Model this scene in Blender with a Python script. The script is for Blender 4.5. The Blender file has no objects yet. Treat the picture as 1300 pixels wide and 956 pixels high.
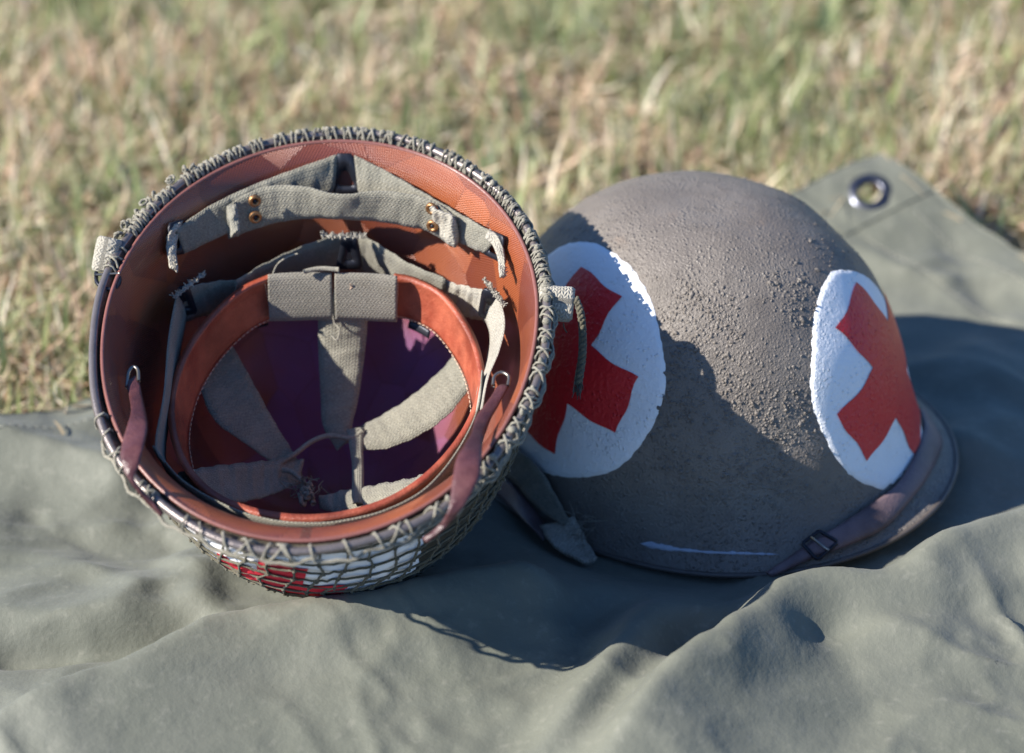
import bpy, bmesh, math, random
import numpy as np
from mathutils import Vector
from mathutils.bvhtree import BVHTree

random.seed(7)
RNG = np.random.default_rng(11)
SC = bpy.context.scene
COL = SC.collection
A_ = np.array

# ------------------------------------------------------------------ camera, sky, sun, exposure
ELEV = math.radians(34.0)
DIST = 1.65
TARGET = A_([0, 0, .10])
RIGHT = A_([1.0, 0, 0])
UP = A_([0, math.sin(ELEV), math.cos(ELEV)])
TOCAM = A_([0, -math.cos(ELEV), math.sin(ELEV)])
EYE = TARGET + DIST * TOCAM

cd = bpy.data.cameras.new("camera")
cd.lens = 100.0
cd.sensor_width = 36.0
cd.clip_start = .05
cd.clip_end = 500.0
cd.dof.use_dof = True
cd.dof.focus_distance = 1.58
cd.dof.aperture_fstop = 3.8
cam = bpy.data.objects.new("camera", cd)
COL.objects.link(cam)
cam.location = EYE
cam.rotation_euler = (math.pi / 2 - ELEV, 0, 0)
SC.camera = cam

SUN = A_([-.80, -.215, .575]); SUN = SUN / np.linalg.norm(SUN)
sun_el = math.asin(SUN[2])
sun_az = math.atan2(SUN[0], SUN[1])
wd = bpy.data.worlds.new("World")
SC.world = wd
wd.use_nodes = True
wn = wd.node_tree
sky = wn.nodes.new("ShaderNodeTexSky")
sky.sky_type = 'NISHITA'
sky.sun_disc = False
sky.sun_elevation = sun_el
sky.sun_rotation = sun_az
sky.ozone_density = 10.0
sky.dust_density = .4
wn.links.new(sky.outputs[0], wn.nodes["Background"].inputs[0])
wn.nodes["Background"].inputs[1].default_value = 0.095

sl = bpy.data.lights.new("sun", 'SUN')
sl.energy = 5.0
sl.angle = math.radians(.5)
sl.color = (1.0, .94, .85)
so = bpy.data.objects.new("sun", sl)
COL.objects.link(so)
so.rotation_euler = Vector(-SUN).to_track_quat('-Z', 'Y').to_euler()

SC.view_settings.view_transform = 'Standard'
SC.view_settings.look = 'None'
SC.view_settings.exposure = 1.05
SC.view_settings.gamma = 1.0

# ------------------------------------------------------------------ helpers
PXS = 1300 * 100 / 36.0


def ray(px, py):
    d = (px - 650) / PXS * RIGHT - (py - 478) / PXS * UP - TOCAM
    return d / np.linalg.norm(d)


def on_plane(px, py, p0, n):
    d = ray(px, py)
    t = np.dot(p0 - EYE, n) / np.dot(d, n)
    return EYE + t * d


def on_ground(px, py, z=0.0):
    return on_plane(px, py, A_([0, 0, z]), A_([0, 0, 1.0]))


def tag(o, label=None, cat=None, group=None, kind=None):
    if label: o['label'] = label
    if cat: o['category'] = cat
    if group: o['group'] = group
    if kind: o['kind'] = kind
    return o


def empty(name, loc):
    o = bpy.data.objects.new(name, None)
    o.empty_display_size = .03
    o.location = loc
    COL.objects.link(o)
    return o


def add(name, V, F, mat, root=None, parent=None, smooth=True, uv=None, color=None):
    """one mesh object; V in world coordinates; root is the thing's Empty, parent the part it hangs on"""
    V = np.asarray(V, dtype=np.float64)
    if root is not None:
        V = V - A_(root.location)
    me = bpy.data.meshes.new(name)
    if isinstance(F, np.ndarray):
        k = F.shape[1]
        me.vertices.add(len(V)); me.vertices.foreach_set('co', V.ravel())
        me.loops.add(F.size); me.loops.foreach_set('vertex_index', F.ravel().astype(np.int32))
        me.polygons.add(len(F))
        me.polygons.foreach_set('loop_start', np.arange(0, F.size, k, dtype=np.int32))
        me.polygons.foreach_set('loop_total', np.full(len(F), k, dtype=np.int32))
        me.update(calc_edges=True)
        me.validate()
    else:
        me.from_pydata([tuple(v) for v in V], [], F)
        me.update()
    if smooth and len(me.polygons):
        me.polygons.foreach_set('use_smooth', np.ones(len(me.polygons), dtype=bool))
    if uv is not None:
        l = me.uv_layers.new(name='UVMap')
        idx = np.zeros(len(me.loops), dtype=np.int32)
        me.loops.foreach_get('vertex_index', idx)
        l.data.foreach_set('uv', np.asarray(uv)[idx].ravel())
    if color is not None:
        at = me.color_attributes.new('tint', 'FLOAT_COLOR', 'POINT')
        at.data.foreach_set('color', np.asarray(color, dtype=np.float32).ravel())
    if mat: me.materials.append(mat)
    o = bpy.data.objects.new(name, me)
    COL.objects.link(o)
    if parent is not None: o.parent = parent
    elif root is not None: o.parent = root
    return o


def grid_faces(n, m, closed_n=False, closed_m=False, base=0):
    i = np.arange(n if closed_n else n - 1)[:, None]
    j = np.arange(m if closed_m else m - 1)[None]
    i2 = (i + 1) % n; j2 = (j + 1) % m
    f = np.stack([i * m + j + 0 * j, i2 * m + j, i2 * m + j2, i * m + j2], -1).reshape(-1, 4)
    return f + base


def cat(parts):
    """join (V,F) with quads only"""
    Vs, Fs, b = [], [], 0
    for V, F in parts:
        Vs.append(V); Fs.append(F + b); b += len(V)
    return np.concatenate(Vs), np.concatenate(Fs)


def crom(P, n):
    P = np.asarray(P, float)
    k = len(P)
    if k == 2:
        t = np.linspace(0, 1, n)[:, None]
        return P[0] * (1 - t) + P[1] * t
    Q = np.concatenate([[2 * P[0] - P[1]], P, [2 * P[-1] - P[-2]]])
    t = np.linspace(0, k - 1, n)
    i = np.minimum(t.astype(int), k - 2)
    f = (t - i)[:, None]
    a, b, c, d = Q[i], Q[i + 1], Q[i + 2], Q[i + 3]
    return .5 * (2 * b + (c - a) * f + (2 * a - 5 * b + 4 * c - d) * f ** 2 + (3 * b - a - 3 * c + d) * f ** 3)


def norm(v):
    return v / np.maximum(np.linalg.norm(v, axis=-1, keepdims=True), 1e-12)


def tube(P, r, s=6, closed=False):
    P = np.asarray(P, float)
    n = len(P)
    T = norm(np.roll(P, -1, 0) - np.roll(P, 1, 0)) if closed else norm(np.gradient(P, axis=0))
    ref = A_([.31, .52, .79])
    N = norm(np.cross(T, ref)); B = np.cross(T, N)
    a = np.linspace(0, 2 * np.pi, s, endpoint=False)
    r = np.broadcast_to(np.asarray(r, float), (n,))
    V = P[:, None] + r[:, None, None] * (np.cos(a)[None, :, None] * N[:, None] + np.sin(a)[None, :, None] * B[:, None])
    F = grid_faces(n, s, closed, True)
    V = V.reshape(-1, 3)
    if not closed:
        e0 = [[0, 1, 2, s - 1]] if s == 4 else [[0, k, k + 1, k + 2 if k + 2 < s else 0] for k in range(1, s - 1, 2)]
        ca = A_([[f for f in q] for q in e0])
        ca = ca[[len(set(q)) == 4 for q in ca.tolist()]]
        if len(ca):
            F = np.concatenate([F, ca[:, ::-1], ca + (n - 1) * s])
    return V, F


def blob(c, r, s=6, m=4, squash=(1, 1, 1)):
    a = np.linspace(0, 2 * np.pi, s, endpoint=False)[:, None]
    b = np.linspace(-np.pi / 2 + .05, np.pi / 2 - .05, m)[None]
    V = np.stack(np.broadcast_arrays(np.cos(a) * np.cos(b), np.sin(a) * np.cos(b), np.sin(b) + 0 * a), -1) * r * A_(squash)
    return V.reshape(-1, 3) + c, grid_faces(s, m, True, False)


def ribbon_geo(Aedge, Bedge, thick=.0012, n=60, across=7, bulge=0.0, roll=0.0, wob=0.0):
    Ap, Bp = crom(Aedge, n), crom(Bedge, n)
    mid = (Ap + Bp) / 2
    L = np.concatenate([[0], np.cumsum(np.linalg.norm(np.diff(mid, axis=0), axis=1))])
    w = np.linalg.norm(Bp - Ap, axis=1)
    T = norm(np.gradient(mid, axis=0))
    X = norm(Bp - Ap)
    N = norm(np.cross(T, X))
    v = np.linspace(0, 1, across)
    S = Ap[:, None] * (1 - v)[None, :, None] + Bp[:, None] * v[None, :, None]
    bow = bulge * (1 - (2 * v - 1) ** 2)
    S = S + N[:, None] * bow[None, :, None]
    if wob:
        ph = RNG.uniform(0, 6.28, 3)
        wv = wob * (np.sin(L[:, None] * 420 + 5 * v + ph[0]) + .7 * np.sin(L[:, None] * 950 + 3 * v[None] + ph[1]))
        S = S + N[:, None] * wv[..., None]
    th = thick / 2 * (1 - .55 * np.abs(2 * v - 1) ** 4)
    if roll:
        th = th + roll * np.exp(-((v) / .12) ** 2)
    top = S + N[:, None] * th[None, :, None]
    bot = S - N[:, None] * th[None, :, None]
    ring = np.concatenate([top, bot[:, ::-1]], 1)
    m = ring.shape[1]
    F = grid_faces(n, m, False, True)
    caps = []
    for e, o in ((0, 1), (n - 1, -1)):
        for k in range(across - 1):
            q = [e * m + k, e * m + k + 1, e * m + m - 2 - k, e * m + m - 1 - k]
            caps.append(q[::o])
    F = np.concatenate([F, A_(caps)])
    vv = np.concatenate([v, v[::-1]])
    uv = np.stack(np.broadcast_arrays(L[:, None], vv[None] * w.mean()), -1).reshape(-1, 2)
    return ring.reshape(-1, 3), F, uv


def ribbon(name, Aedge, Bedge, mat, root, parent=None, **k):
    V, F, uv = ribbon_geo(Aedge, Bedge, **k)
    return add(name, V, F, mat, root, parent, uv=uv)


def bvh_of(V, F):
    return BVHTree.FromPolygons([tuple(v) for v in V], [tuple(int(x) for x in f) for f in F])


def value_noise(x, y, seed=0):
    r = np.random.default_rng(seed)
    tb = r.random((256, 256))
    xi = np.floor(x).astype(int); yi = np.floor(y).astype(int)
    fx = x - xi; fy = y - yi
    fx = fx * fx * fx * (fx * (fx * 6 - 15) + 10); fy = fy * fy * fy * (fy * (fy * 6 - 15) + 10)
    g = lambda a, b: tb[a % 256, b % 256]
    return (g(xi, yi) * (1 - fx) + g(xi + 1, yi) * fx) * (1 - fy) + (g(xi, yi + 1) * (1 - fx) + g(xi + 1, yi + 1) * fx) * fy


# ------------------------------------------------------------------ materials
class NT:
    def __init__(self, name):
        self.m = bpy.data.materials.new(name)
        self.m.use_nodes = True
        self.t = self.m.node_tree
        self.b = self.t.nodes["Principled BSDF"]

    def n(self, kind, **k):
        o = self.t.nodes.new("ShaderNode" + kind)
        for a, v in k.items(): setattr(o, a, v)
        return o

    def l(self, a, b): self.t.links.new(a, b)

    def coord(self, which='Object'):
        return self.n("TexCoord").outputs[which]

    def noise(self, vec, scale, detail=4, rough=.55, dist=0):
        o = self.n("TexNoise")
        o.inputs['Scale'].default_value = scale; o.inputs['Detail'].default_value = detail
        o.inputs['Roughness'].default_value = rough; o.inputs['Distortion'].default_value = dist
        if vec is not None: self.l(vec, o.inputs['Vector'])
        return o.outputs['Fac']

    def voro(self, vec, scale, out='Distance', feature='F1'):
        o = self.n("TexVoronoi", feature=feature)
        o.inputs['Scale'].default_value = scale
        self.l(vec, o.inputs['Vector'])
        return o.outputs[out]

    def mapr(self, v, a, b, c=0., d=1., smooth=False):
        o = self.n("MapRange")
        if smooth: o.interpolation_type = 'SMOOTHSTEP'
        self.l(v, o.inputs[0])
        for i, x in enumerate((a, b, c, d)): o.inputs[1 + i].default_value = x
        return o.outputs[0]

    def math(self, op, a, b=None):
        o = self.n("Math", operation=op)
        for i, x in enumerate((a, b)):
            if x is None: continue
            if isinstance(x, (int, float)): o.inputs[i].default_value = x
            else: self.l(x, o.inputs[i])
        return o.outputs[0]

    def mix(self, f, a, b, mode='MIX'):
        o = self.n("Mix", data_type='RGBA', blend_type=mode)
        if isinstance(f, (int, float)): o.inputs[0].default_value = f
        else: self.l(f, o.inputs[0])
        for i, x in ((6, a), (7, b)):
            if isinstance(x, tuple): o.inputs[i].default_value = (*x, 1)
            else: self.l(x, o.inputs[i])
        return o.outputs[2]

    def bump(self, h, dist, strength=1.0, prev=None):
        o = self.n("Bump")
        o.inputs['Strength'].default_value = strength
        o.inputs['Distance'].default_value = dist
        self.l(h, o.inputs['Height'])
        if prev is not None: self.l(prev, o.inputs['Normal'])
        return o.outputs[0]

    def fin(self, color=None, rough=None, normal=None, metal=0, spec=.5, coat=0, coat_rough=.3, sheen=0):
        b = self.b.inputs
        for key, x in (('Base Color', color), ('Roughness', rough), ('Normal', normal)):
            if x is None: continue
            if isinstance(x, tuple): b[key].default_value = (*x, 1)
            elif isinstance(x, (int, float)): b[key].default_value = x
            else: self.l(x, b[key])
        b['Metallic'].default_value = metal
        b['Specular IOR Level'].default_value = spec
        b['Coat Weight'].default_value = coat
        b['Coat Roughness'].default_value = coat_rough
        b['Sheen Weight'].default_value = sheen
        return self.m


def m_paint(name, c1, c2, lump=1.0, rough=(.42, .6)):
    t = NT(name); v = t.coord()
    big = t.noise(v, 22, 4); mid = t.noise(v, 90, 5); fine = t.noise(v, 700, 3)
    col = t.mix(t.mapr(big, .35, .65), c1, c2)
    col = t.mix(t.mapr(mid, .5, .75, 0, .6), col, tuple(x * .72 for x in c1))
    col = t.mix(t.mapr(t.noise(v, 34, 6, .7), .62, .74, 0, .35), col, (c2[0] * 1.25, c2[1] * 1.02, c2[2] * .85))
    mp = t.n("Mapping"); mp.inputs['Scale'].default_value = (1, .16, 1); mp.inputs['Rotation'].default_value = (.4, .7, .9); t.l(v, mp.inputs['Vector'])
    scr = t.mapr(t.noise(mp.outputs[0], 240, 3, .7), .66, .74)
    col = t.mix(t.math('MULTIPLY', scr, .35), col, (.26, .23, .20))
    col = t.mix(t.mapr(t.noise(v, 150, 5, .75), .64, .72, 0, .55), col, (.055, .042, .034))
    lum = t.mapr(t.voro(v, 330), .05, .42, 1, 0, True)
    mask = t.mapr(t.noise(v, 24, 4), .34, .62)
    lum2 = t.mapr(t.voro(v, 620), .05, .42, 1, 0, True)
    lum = t.math('ADD', lum, t.math('MULTIPLY', lum2, .6))
    h = t.math('ADD', t.math('MULTIPLY', t.math('MULTIPLY', lum, mask), lump), t.math('MULTIPLY', fine, .8))
    h = t.math('ADD', h, t.math('MULTIPLY', mid, .9))
    return t.fin(col, t.mapr(mid, .3, .7, *rough), t.bump(h, .0011, .85), spec=.5)


def m_mark(name, c, dirt, rough=.5, bump=.0006):
    t = NT(name); v = t.coord()
    n1 = t.noise(v, 300, 5, .6); n2 = t.noise(v, 60, 4)
    col = t.mix(t.mapr(n1, .62, .76, 0, .35), c, dirt)
    col = t.mix(t.mapr(n2, .45, .8, 0, .28), col, tuple(x * .8 for x in c))
    sp = t.mapr(t.voro(v, 120), .0, .035, .8, 0)
    col = t.mix(sp, col, dirt)
    h = t.math('ADD', n1, t.math('MULTIPLY', t.mapr(t.voro(v, 360), .05, .4, 1, 0, True), t.mapr(n2, .4, .6, 0, .7)))
    return t.fin(col, rough, t.bump(h, bump, .8), spec=.45)


def m_web(name, c1, c2, weave=1.0, rib=2600.0):
    t = NT(name); uv = t.coord('UV'); v = t.coord()
    sep = t.n("SeparateXYZ"); t.l(uv, sep.inputs[0])
    # herringbone: diagonal ridges that flip in bands across the strap
    band = t.math('PINGPONG', sep.outputs[1], .0019)
    dg = t.math('ADD', sep.outputs[0], t.math('MULTIPLY', band, 1.2))
    ridg = t.math('SINE', t.math('MULTIPLY', dg, rib))
    wr = t.math('SINE', t.math('MULTIPLY', sep.outputs[1], rib * 1.5))
    h = t.math('ADD', t.math('MULTIPLY', ridg, .5), t.math('MULTIPLY', wr, .3))
    fz = t.noise(v, 1400, 3)
    h = t.math('ADD', h, t.math('MULTIPLY', fz, 1.3))
    n1 = t.noise(v, 55, 5)
    col = t.mix(t.mapr(n1, .35, .7), c1, c2)
    col = t.mix(t.mapr(t.noise(v, 26, 5, .7), .6, .72, 0, .5), col, (c1[0] * .7, c1[1] * .6, c1[2] * .5))
    col = t.mix(t.mapr(ridg, -1, 1, .42, 0), col, tuple(x * .5 for x in c1))
    col = t.mix(t.mapr(t.noise(v, 900, 2), .52, .7, 0, .45), col, tuple(x * 1.5 for x in c2))
    col = t.mix(t.mapr(t.noise(v, 700, 2), .55, .7, 0, .5), col, tuple(x * .45 for x in c1))
    return t.fin(col, .88, t.bump(h, .00035 * weave, .8), spec=.2, sheen=.15)


def m_leather(name, c1, c2, rough=.42, spec=.5):
    t = NT(name); v = t.coord()
    n1 = t.noise(v, 60, 6, .65); n2 = t.noise(v, 420, 5, .6); n3 = t.noise(v, 26, 3)
    col = t.mix(t.mapr(n1, .35, .68), c1, c2)
    col = t.mix(t.mapr(n3, .46, .66, 0, .75), col, tuple(x * .42 for x in c1))
    col = t.mix(t.mapr(n2, .6, .75, 0, .3), col, tuple(min(1, x * 1.7) for x in c2))
    h = t.math('ADD', n2, t.math('MULTIPLY', t.voro(v, 900), .5))
    return t.fin(col, t.mapr(n1, .3, .7, rough - .08, rough + .18), t.bump(h, .00045, .7), spec=spec)


def m_simple(name, c, rough=.5, metal=0., bump=.0, scale=600, spec=.5, var=.25):
    t = NT(name); v = t.coord()
    n1 = t.noise(v, scale * .12, 4); n2 = t.noise(v, scale, 3)
    col = t.mix(t.mapr(n1, .3, .7), c, tuple(x * (1 - var) for x in c))
    return t.fin(col, t.mapr(n1, .3, .7, rough * .85, min(1, rough * 1.15)), t.bump(n2, bump, .8) if bump else None, metal=metal, spec=spec)


def m_liner():
    t = NT("resin_cloth_liner"); uv = t.coord('UV')
    vo = t.n("TexVoronoi", feature='F1'); vo.voronoi_dimensions = '2D'
    vo.inputs['Scale'].default_value = 26; vo.inputs['Randomness'].default_value = 1
    t.l(uv, vo.inputs['Vector'])
    sepc = t.n("SeparateColor"); t.l(vo.outputs['Color'], sepc.inputs[0])
    ang = t.math('MULTIPLY', sepc.outputs[0], 3.1)
    rot = t.n("VectorRotate", rotation_type='Z_AXIS'); t.l(uv, rot.inputs['Vector']); t.l(ang, rot.inputs['Angle'])
    sp = t.n("SeparateXYZ"); t.l(rot.outputs[0], sp.inputs[0])
    r1 = t.math('SINE', t.math('MULTIPLY', sp.outputs[0], 5200.))
    r2 = t.math('SINE', t.math('MULTIPLY', sp.outputs[1], 4300.))
    weave = t.math('ADD', r1, t.math('MULTIPLY', r2, .55))
    base = t.mix(t.mapr(sepc.outputs[1], 0, 1), (.185, .042, .016), (.42, .118, .042))
    base = t.mix(t.mapr(weave, -1.2, 1.2, .5, 0), base, (.09, .017, .005))
    v = t.coord()
    base = t.mix(t.mapr(t.noise(v, 14, 5, .6), .44, .62, 0, .45), base, (.125, .032, .038))
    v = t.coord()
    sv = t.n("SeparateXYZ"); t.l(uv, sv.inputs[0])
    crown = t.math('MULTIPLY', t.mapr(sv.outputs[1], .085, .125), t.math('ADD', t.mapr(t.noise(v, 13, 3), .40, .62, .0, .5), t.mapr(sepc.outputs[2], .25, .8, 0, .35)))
    base = t.mix(crown, base, (.19, .078, .23))     # blue-violet sky reflection in the crown, painted into the cloth colour
    edge = t.voro(uv, 26, 'Distance', 'DISTANCE_TO_EDGE')
    for n_ in t.t.nodes:
        if n_.bl_idname == 'ShaderNodeTexVoronoi': n_.voronoi_dimensions = '2D'
    base = t.mix(t.mapr(edge, 0, .02, .35, 0), base, (.12, .025, .01))
    step = t.mapr(sepc.outputs[2], 0, 1, 0, 1)
    nrm = t.bump(step, .0006, .8)
    nrm = t.bump(weave, .00022, .8, nrm)
    return t.fin(base, .36, nrm, spec=.55, coat=.55, coat_rough=.2)


def m_canvas():
    t = NT("olive_canvas"); v = t.coord()
    n0 = t.noise(v, 6, 4); n1 = t.noise(v, 34, 6, .62); n2 = t.noise(v, 160, 5); fz = t.noise(v, 1600, 3)
    col = t.mix(t.mapr(n0, .35, .65), (.116, .122, .096), (.154, .158, .128))
    col = t.mix(t.mapr(n1, .48, .72, 0, .45), col, (.094, .100, .082))
    col = t.mix(t.mapr(n2, .56, .74, 0, .35), col, (.23, .225, .185))
    col = t.mix(t.mapr(t.voro(v, 90), 0, .03, .55, 0), col, (.28, .26, .22))
    h = t.math('ADD', t.math('MULTIPLY', n2, 1.0), t.math('MULTIPLY', fz, .22))
    nrm = t.bump(n1, .0026, .6)
    nrm = t.bump(h, .00045, .6, nrm)
    return t.fin(col, t.mapr(n1, .3, .7, .55, .75), nrm, spec=.25, sheen=.08)


def m_grass():
    t = NT("grass_blade")
    a = t.n("Attribute"); a.attribute_name = 'tint'
    m = t.fin(a.outputs['Color'], .6, None, spec=.3)
    tr = t.n("BsdfTranslucent"); t.l(a.outputs['Color'], tr.inputs[0])
    mx = t.n("MixShader"); mx.inputs[0].default_value = .5
    out = [x for x in t.t.nodes if x.bl_idname == 'ShaderNodeOutputMaterial'][0]
    t.l(t.b.outputs[0], mx.inputs[1]); t.l(tr.outputs[0], mx.inputs[2]); t.l(mx.outputs[0], out.inputs[0])
    return m


def m_soil():
    t = NT("soil_and_thatch"); v = t.coord()
    n1 = t.noise(v, 9, 6, .65); n2 = t.noise(v, 60, 6, .7); n3 = t.noise(v, 260, 4)
    col = t.mix(t.mapr(n1, .38, .62), (.20, .14, .095), (.22, .20, .10))
    col = t.mix(t.mapr(n2, .45, .68), col, (.40, .30, .19))
    col = t.mix(t.mapr(n3, .55, .7, 0, .6), col, (.11, .075, .05))
    return t.fin(col, .9, t.bump(n2, .012, .8), spec=.15)


M = dict(
    drab=m_paint("drab_sand_paint", (.128, .109, .092), (.172, .150, .128)),
    shell_dark=m_paint("worn_olive_paint", (.085, .075, .055), (.12, .105, .08), .3, (.35, .5)),
    rim=m_simple("worn_rim_steel", (.21, .18, .17), .34, .55, .0003, 900),
    rim_drab=m_simple("painted_rim", (.10, .085, .075), .45, .1, .0003, 900),
    white=m_mark("white_brush_paint", (.76, .77, .78), (.40, .38, .36), .5, .0011),
    red=m_mark("red_brush_paint", (.60, .018, .024), (.18, .01, .012), .38, .0012),
    web=m_web("olive_webbing", (.205, .195, .155), (.265, .25, .20), 1.0, 2900.),
    web_pale=m_web("bleached_webbing", (.33, .305, .25), (.42, .39, .325), 1.2, 2600.),
    web_flat=m_web("grey_elastic", (.20, .185, .15), (.23, .21, .175), .7, 2900.),
    leather=m_leather("tan_sweatband_leather", (.24, .045, .024), (.38, .098, .050), .42),
    leather_dark=m_leather("oxblood_leather", (.060, .020, .023), (.105, .036, .036), .36, .5),
    leather_grey=m_leather("grey_brown_leather", (.125, .085, .092), (.175, .125, .130), .45),
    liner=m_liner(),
    liner_edge=m_simple("liner_edge_resin", (.22, .09, .075), .35, 0, .0002),
    cord=m_web("olive_cord", (.085, .077, .05), (.14, .127, .09), 1.4, 3000.),
    cord_pale=m_web("pale_cord", (.20, .185, .145), (.30, .28, .225), 1.4, 3000.),
    brass=m_simple("tarnished_brass", (.36, .19, .085), .42, .85),
    dark=m_simple("blackened_metal", (.022, .024, .034), .38, .5),
    wire=m_simple("dull_wire", (.30, .27, .23), .35, .9),
    steel=m_simple("grommet_steel", (.10, .105, .13), .34, .95, var=.15),
    scuff=m_mark("pale_scuffed_paint", (.36, .40, .47), (.13, .11, .10), .5, .0008),
    cotton=m_mark("white_cotton", (.78, .78, .80), (.6, .58, .55), .9, .0005),
    cotton_red=m_mark("red_cotton", (.55, .012, .03), (.3, .01, .02), .9, .0005),
    canvas=m_canvas(),
    thread=m_simple("seam_thread", (.36, .35, .29), .8),
    stitch=m_simple("stitch_thread", (.62, .45, .33), .7),
    grass=m_grass(), soil=m_soil(),
)

# ------------------------------------------------------------------ helmet shape
H0 = .160


def surf(ph, z, off=0., hoff=0., flare=1.0, p=.8):
    """helmet skin in its own frame: ph angle from the visor, z height above the rim plane"""
    ph, z = np.broadcast_arrays(np.asarray(ph, float), np.asarray(z, float))
    h = H0 + hoff
    ps = np.arcsin(np.clip(z / h, -1, 1))
    c = np.cos(ph); s = np.sin(ph)
    rho = np.cos(ps) ** p
    A = .124 + off; B = .110 + off
    zp = np.maximum(z, 0)
    Fl = flare * (.008 + .020 * np.maximum(0, c) ** 2 + .010 * np.maximum(0, -c) ** 2) * np.exp(-zp / .014)
    r = rho / np.sqrt((c / A) ** 2 + (s / B) ** 2) + Fl
    zz = z + .010 * np.maximum(0, c) ** 3 * np.exp(-zp / .03)
    return np.stack([r * c, r * s, zz], -1)


def surf_n(ph, z, **k):
    e = 1e-4
    z = np.asarray(z, float)
    z2 = np.minimum(z, (H0 + k.get('hoff', 0)) * .9999 - e)
    a = surf(ph + e, z2, **k) - surf(ph - e, z2, **k)
    b = surf(ph, z2 + e, **k) - surf(ph, z2 - e, **k)
    return norm(np.cross(a, b))


def dome(n, m, zmin=0., **k):
    h = H0 + k.get('hoff', 0)
    ph = np.linspace(0, 2 * np.pi, n, endpoint=False)[:, None]
    z = h * np.sin(math.asin(zmin / h) + (np.pi / 2 * .9985 - math.asin(zmin / h)) * np.linspace(0, 1, m) ** 1.45)[None]
    P = surf(ph, z, **k)
    arc = np.concatenate([np.zeros((n, 1)), np.cumsum(np.linalg.norm(np.diff(P, axis=1), axis=2), 1)], 1)
    uv = np.stack([ph * .118 + 0 * z, arc], -1)
    return P.reshape(-1, 3), grid_faces(n, m, True, False), uv.reshape(-1, 2), n, m


def capped(V, F, n, m, uv=None):
    top = V.reshape(n, m, 3)[:, -1].mean(0)
    V2 = np.concatenate([V, [top]])
    i = np.arange(n)
    # close the crown with quads on every second edge
    q = np.stack([i[::2] * m + m - 1, ((i[::2] + 1) % n) * m + m - 1, ((i[::2] + 2) % n) * m + m - 1, np.full(n // 2, len(V))], -1)
    return V2, np.concatenate([F, q]), (np.concatenate([uv, [[0, H0]]]) if uv is not None else None)


class Frame:
    def __init__(self, Mx, c): self.M, self.c = Mx, c
    def w(self, P): return np.asarray(P) @ self.M.T + self.c
    def plane(self, px, py, z):
        return on_plane(px, py, self.c + self.M[:, 2] * z, self.M[:, 2])


def rotm(ax, a):
    ax = A_(ax, float); ax /= np.linalg.norm(ax)
    K = A_([[0, -ax[2], ax[1]], [ax[2], 0, -ax[0]], [-ax[1], ax[0], 0]])
    return np.eye(3) + np.sin(a) * K + (1 - np.cos(a)) * K @ K


# pose of the upturned helmet (opening up, visor toward the viewer)
_n = -.030 * RIGHT + .678 * UP; _n = _n + math.sqrt(1 - _n @ _n) * TOCAM
_f = -UP - .005 * RIGHT; _f = norm(_f - _n * (_f @ _n))
LF = Frame(np.stack([_f, np.cross(-_n, _f), -_n], 1), A_([-.1053, -.0518, .1746]))
LO = dict(off=.0068, hoff=.0066)
# pose of the helmet standing on its rim
RF = Frame(rotm([1, 0, 0], .0) @ rotm([0, 1, 0], -.03) @ rotm([0, 0, 1], -.56), A_([.1145, .0705, .0060]))
RO = dict(off=.0110, hoff=.008, p=.73)

# ------------------------------------------------------------------ geometry shared by several builders
lV, lF, lUV, ln, lm = dome(160, 60, **LO)
LSHELL = LF.w(lV)
bvh_lshell = bvh_of(LSHELL, lF)
IN = dict(off=LO['off'] - .0060, hoff=LO['hoff'] - .006, flare=.9)
iV, iF, iUV, i_n, i_m = dome(160, 60, **IN)
bvh_liner = bvh_of(LF.w(iV), iF)
rV, rF, rUV, rn, rm = dome(480, 200, **RO)
bvh_rshell = bvh_of(RF.w(rV), rF)


def on_bvh(b, px, py, back, fallback=None):
    d = ray(px, py)
    hit = b.ray_cast(Vector(EYE), Vector(d))
    if hit[0] is None:
        return fallback
    return A_(hit[0]) - d * back


def Pz(px, py, z, gap=.0035):
    """point at depth z under the rim plane of the upturned helmet; where that lies behind the liner wall, just in front of it"""
    q = LF.plane(px, py, z)
    if z < .002: return q
    ql = (q - LF.c) @ LF.M
    wall = surf(math.atan2(ql[1], ql[0]), max(z, 0.), **IN)
    if np.hypot(ql[0], ql[1]) < np.hypot(wall[0], wall[1]) - gap: return q
    d = ray(px, py)
    hit = bvh_liner.ray_cast(Vector(EYE), Vector(d))
    if hit[0] is not None and ((A_(hit[0]) - LF.c) @ LF.M)[0] < .04:
        n = A_(hit[1]); n = n if n @ d < 0 else -n
        lim = hit[3] - gap / max(.25, -(n @ d))
        if np.linalg.norm(q - EYE) > lim: return EYE + d * lim
    # beside the front lip: drawn in along the radius instead
    k = (np.hypot(wall[0], wall[1]) - gap) / max(np.hypot(ql[0], ql[1]), 1e-6)
    return LF.w(A_([ql[0] * k, ql[1] * k, ql[2]]))


def Pl(px, py, back): return on_bvh(bvh_liner, px, py, back, Pz(px, py, .02))
def Pr(px, py, back):
    q = on_bvh(bvh_rshell, px, py, back)
    return q if q is not None else on_ground(px, py, .012)


def pz_list(L, z):
    if np.isscalar(z): z = [z] * len(L)
    return A_([Pz(p[0], p[1], zz) for p, zz in zip(L, z)])


# ------------------------------------------------------------------ ground and tarpaulin
gV = A_([[-100, -100, -.02], [100, -100, -.02], [100, 100, -.02], [-100, 100, -.02]], float)
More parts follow.
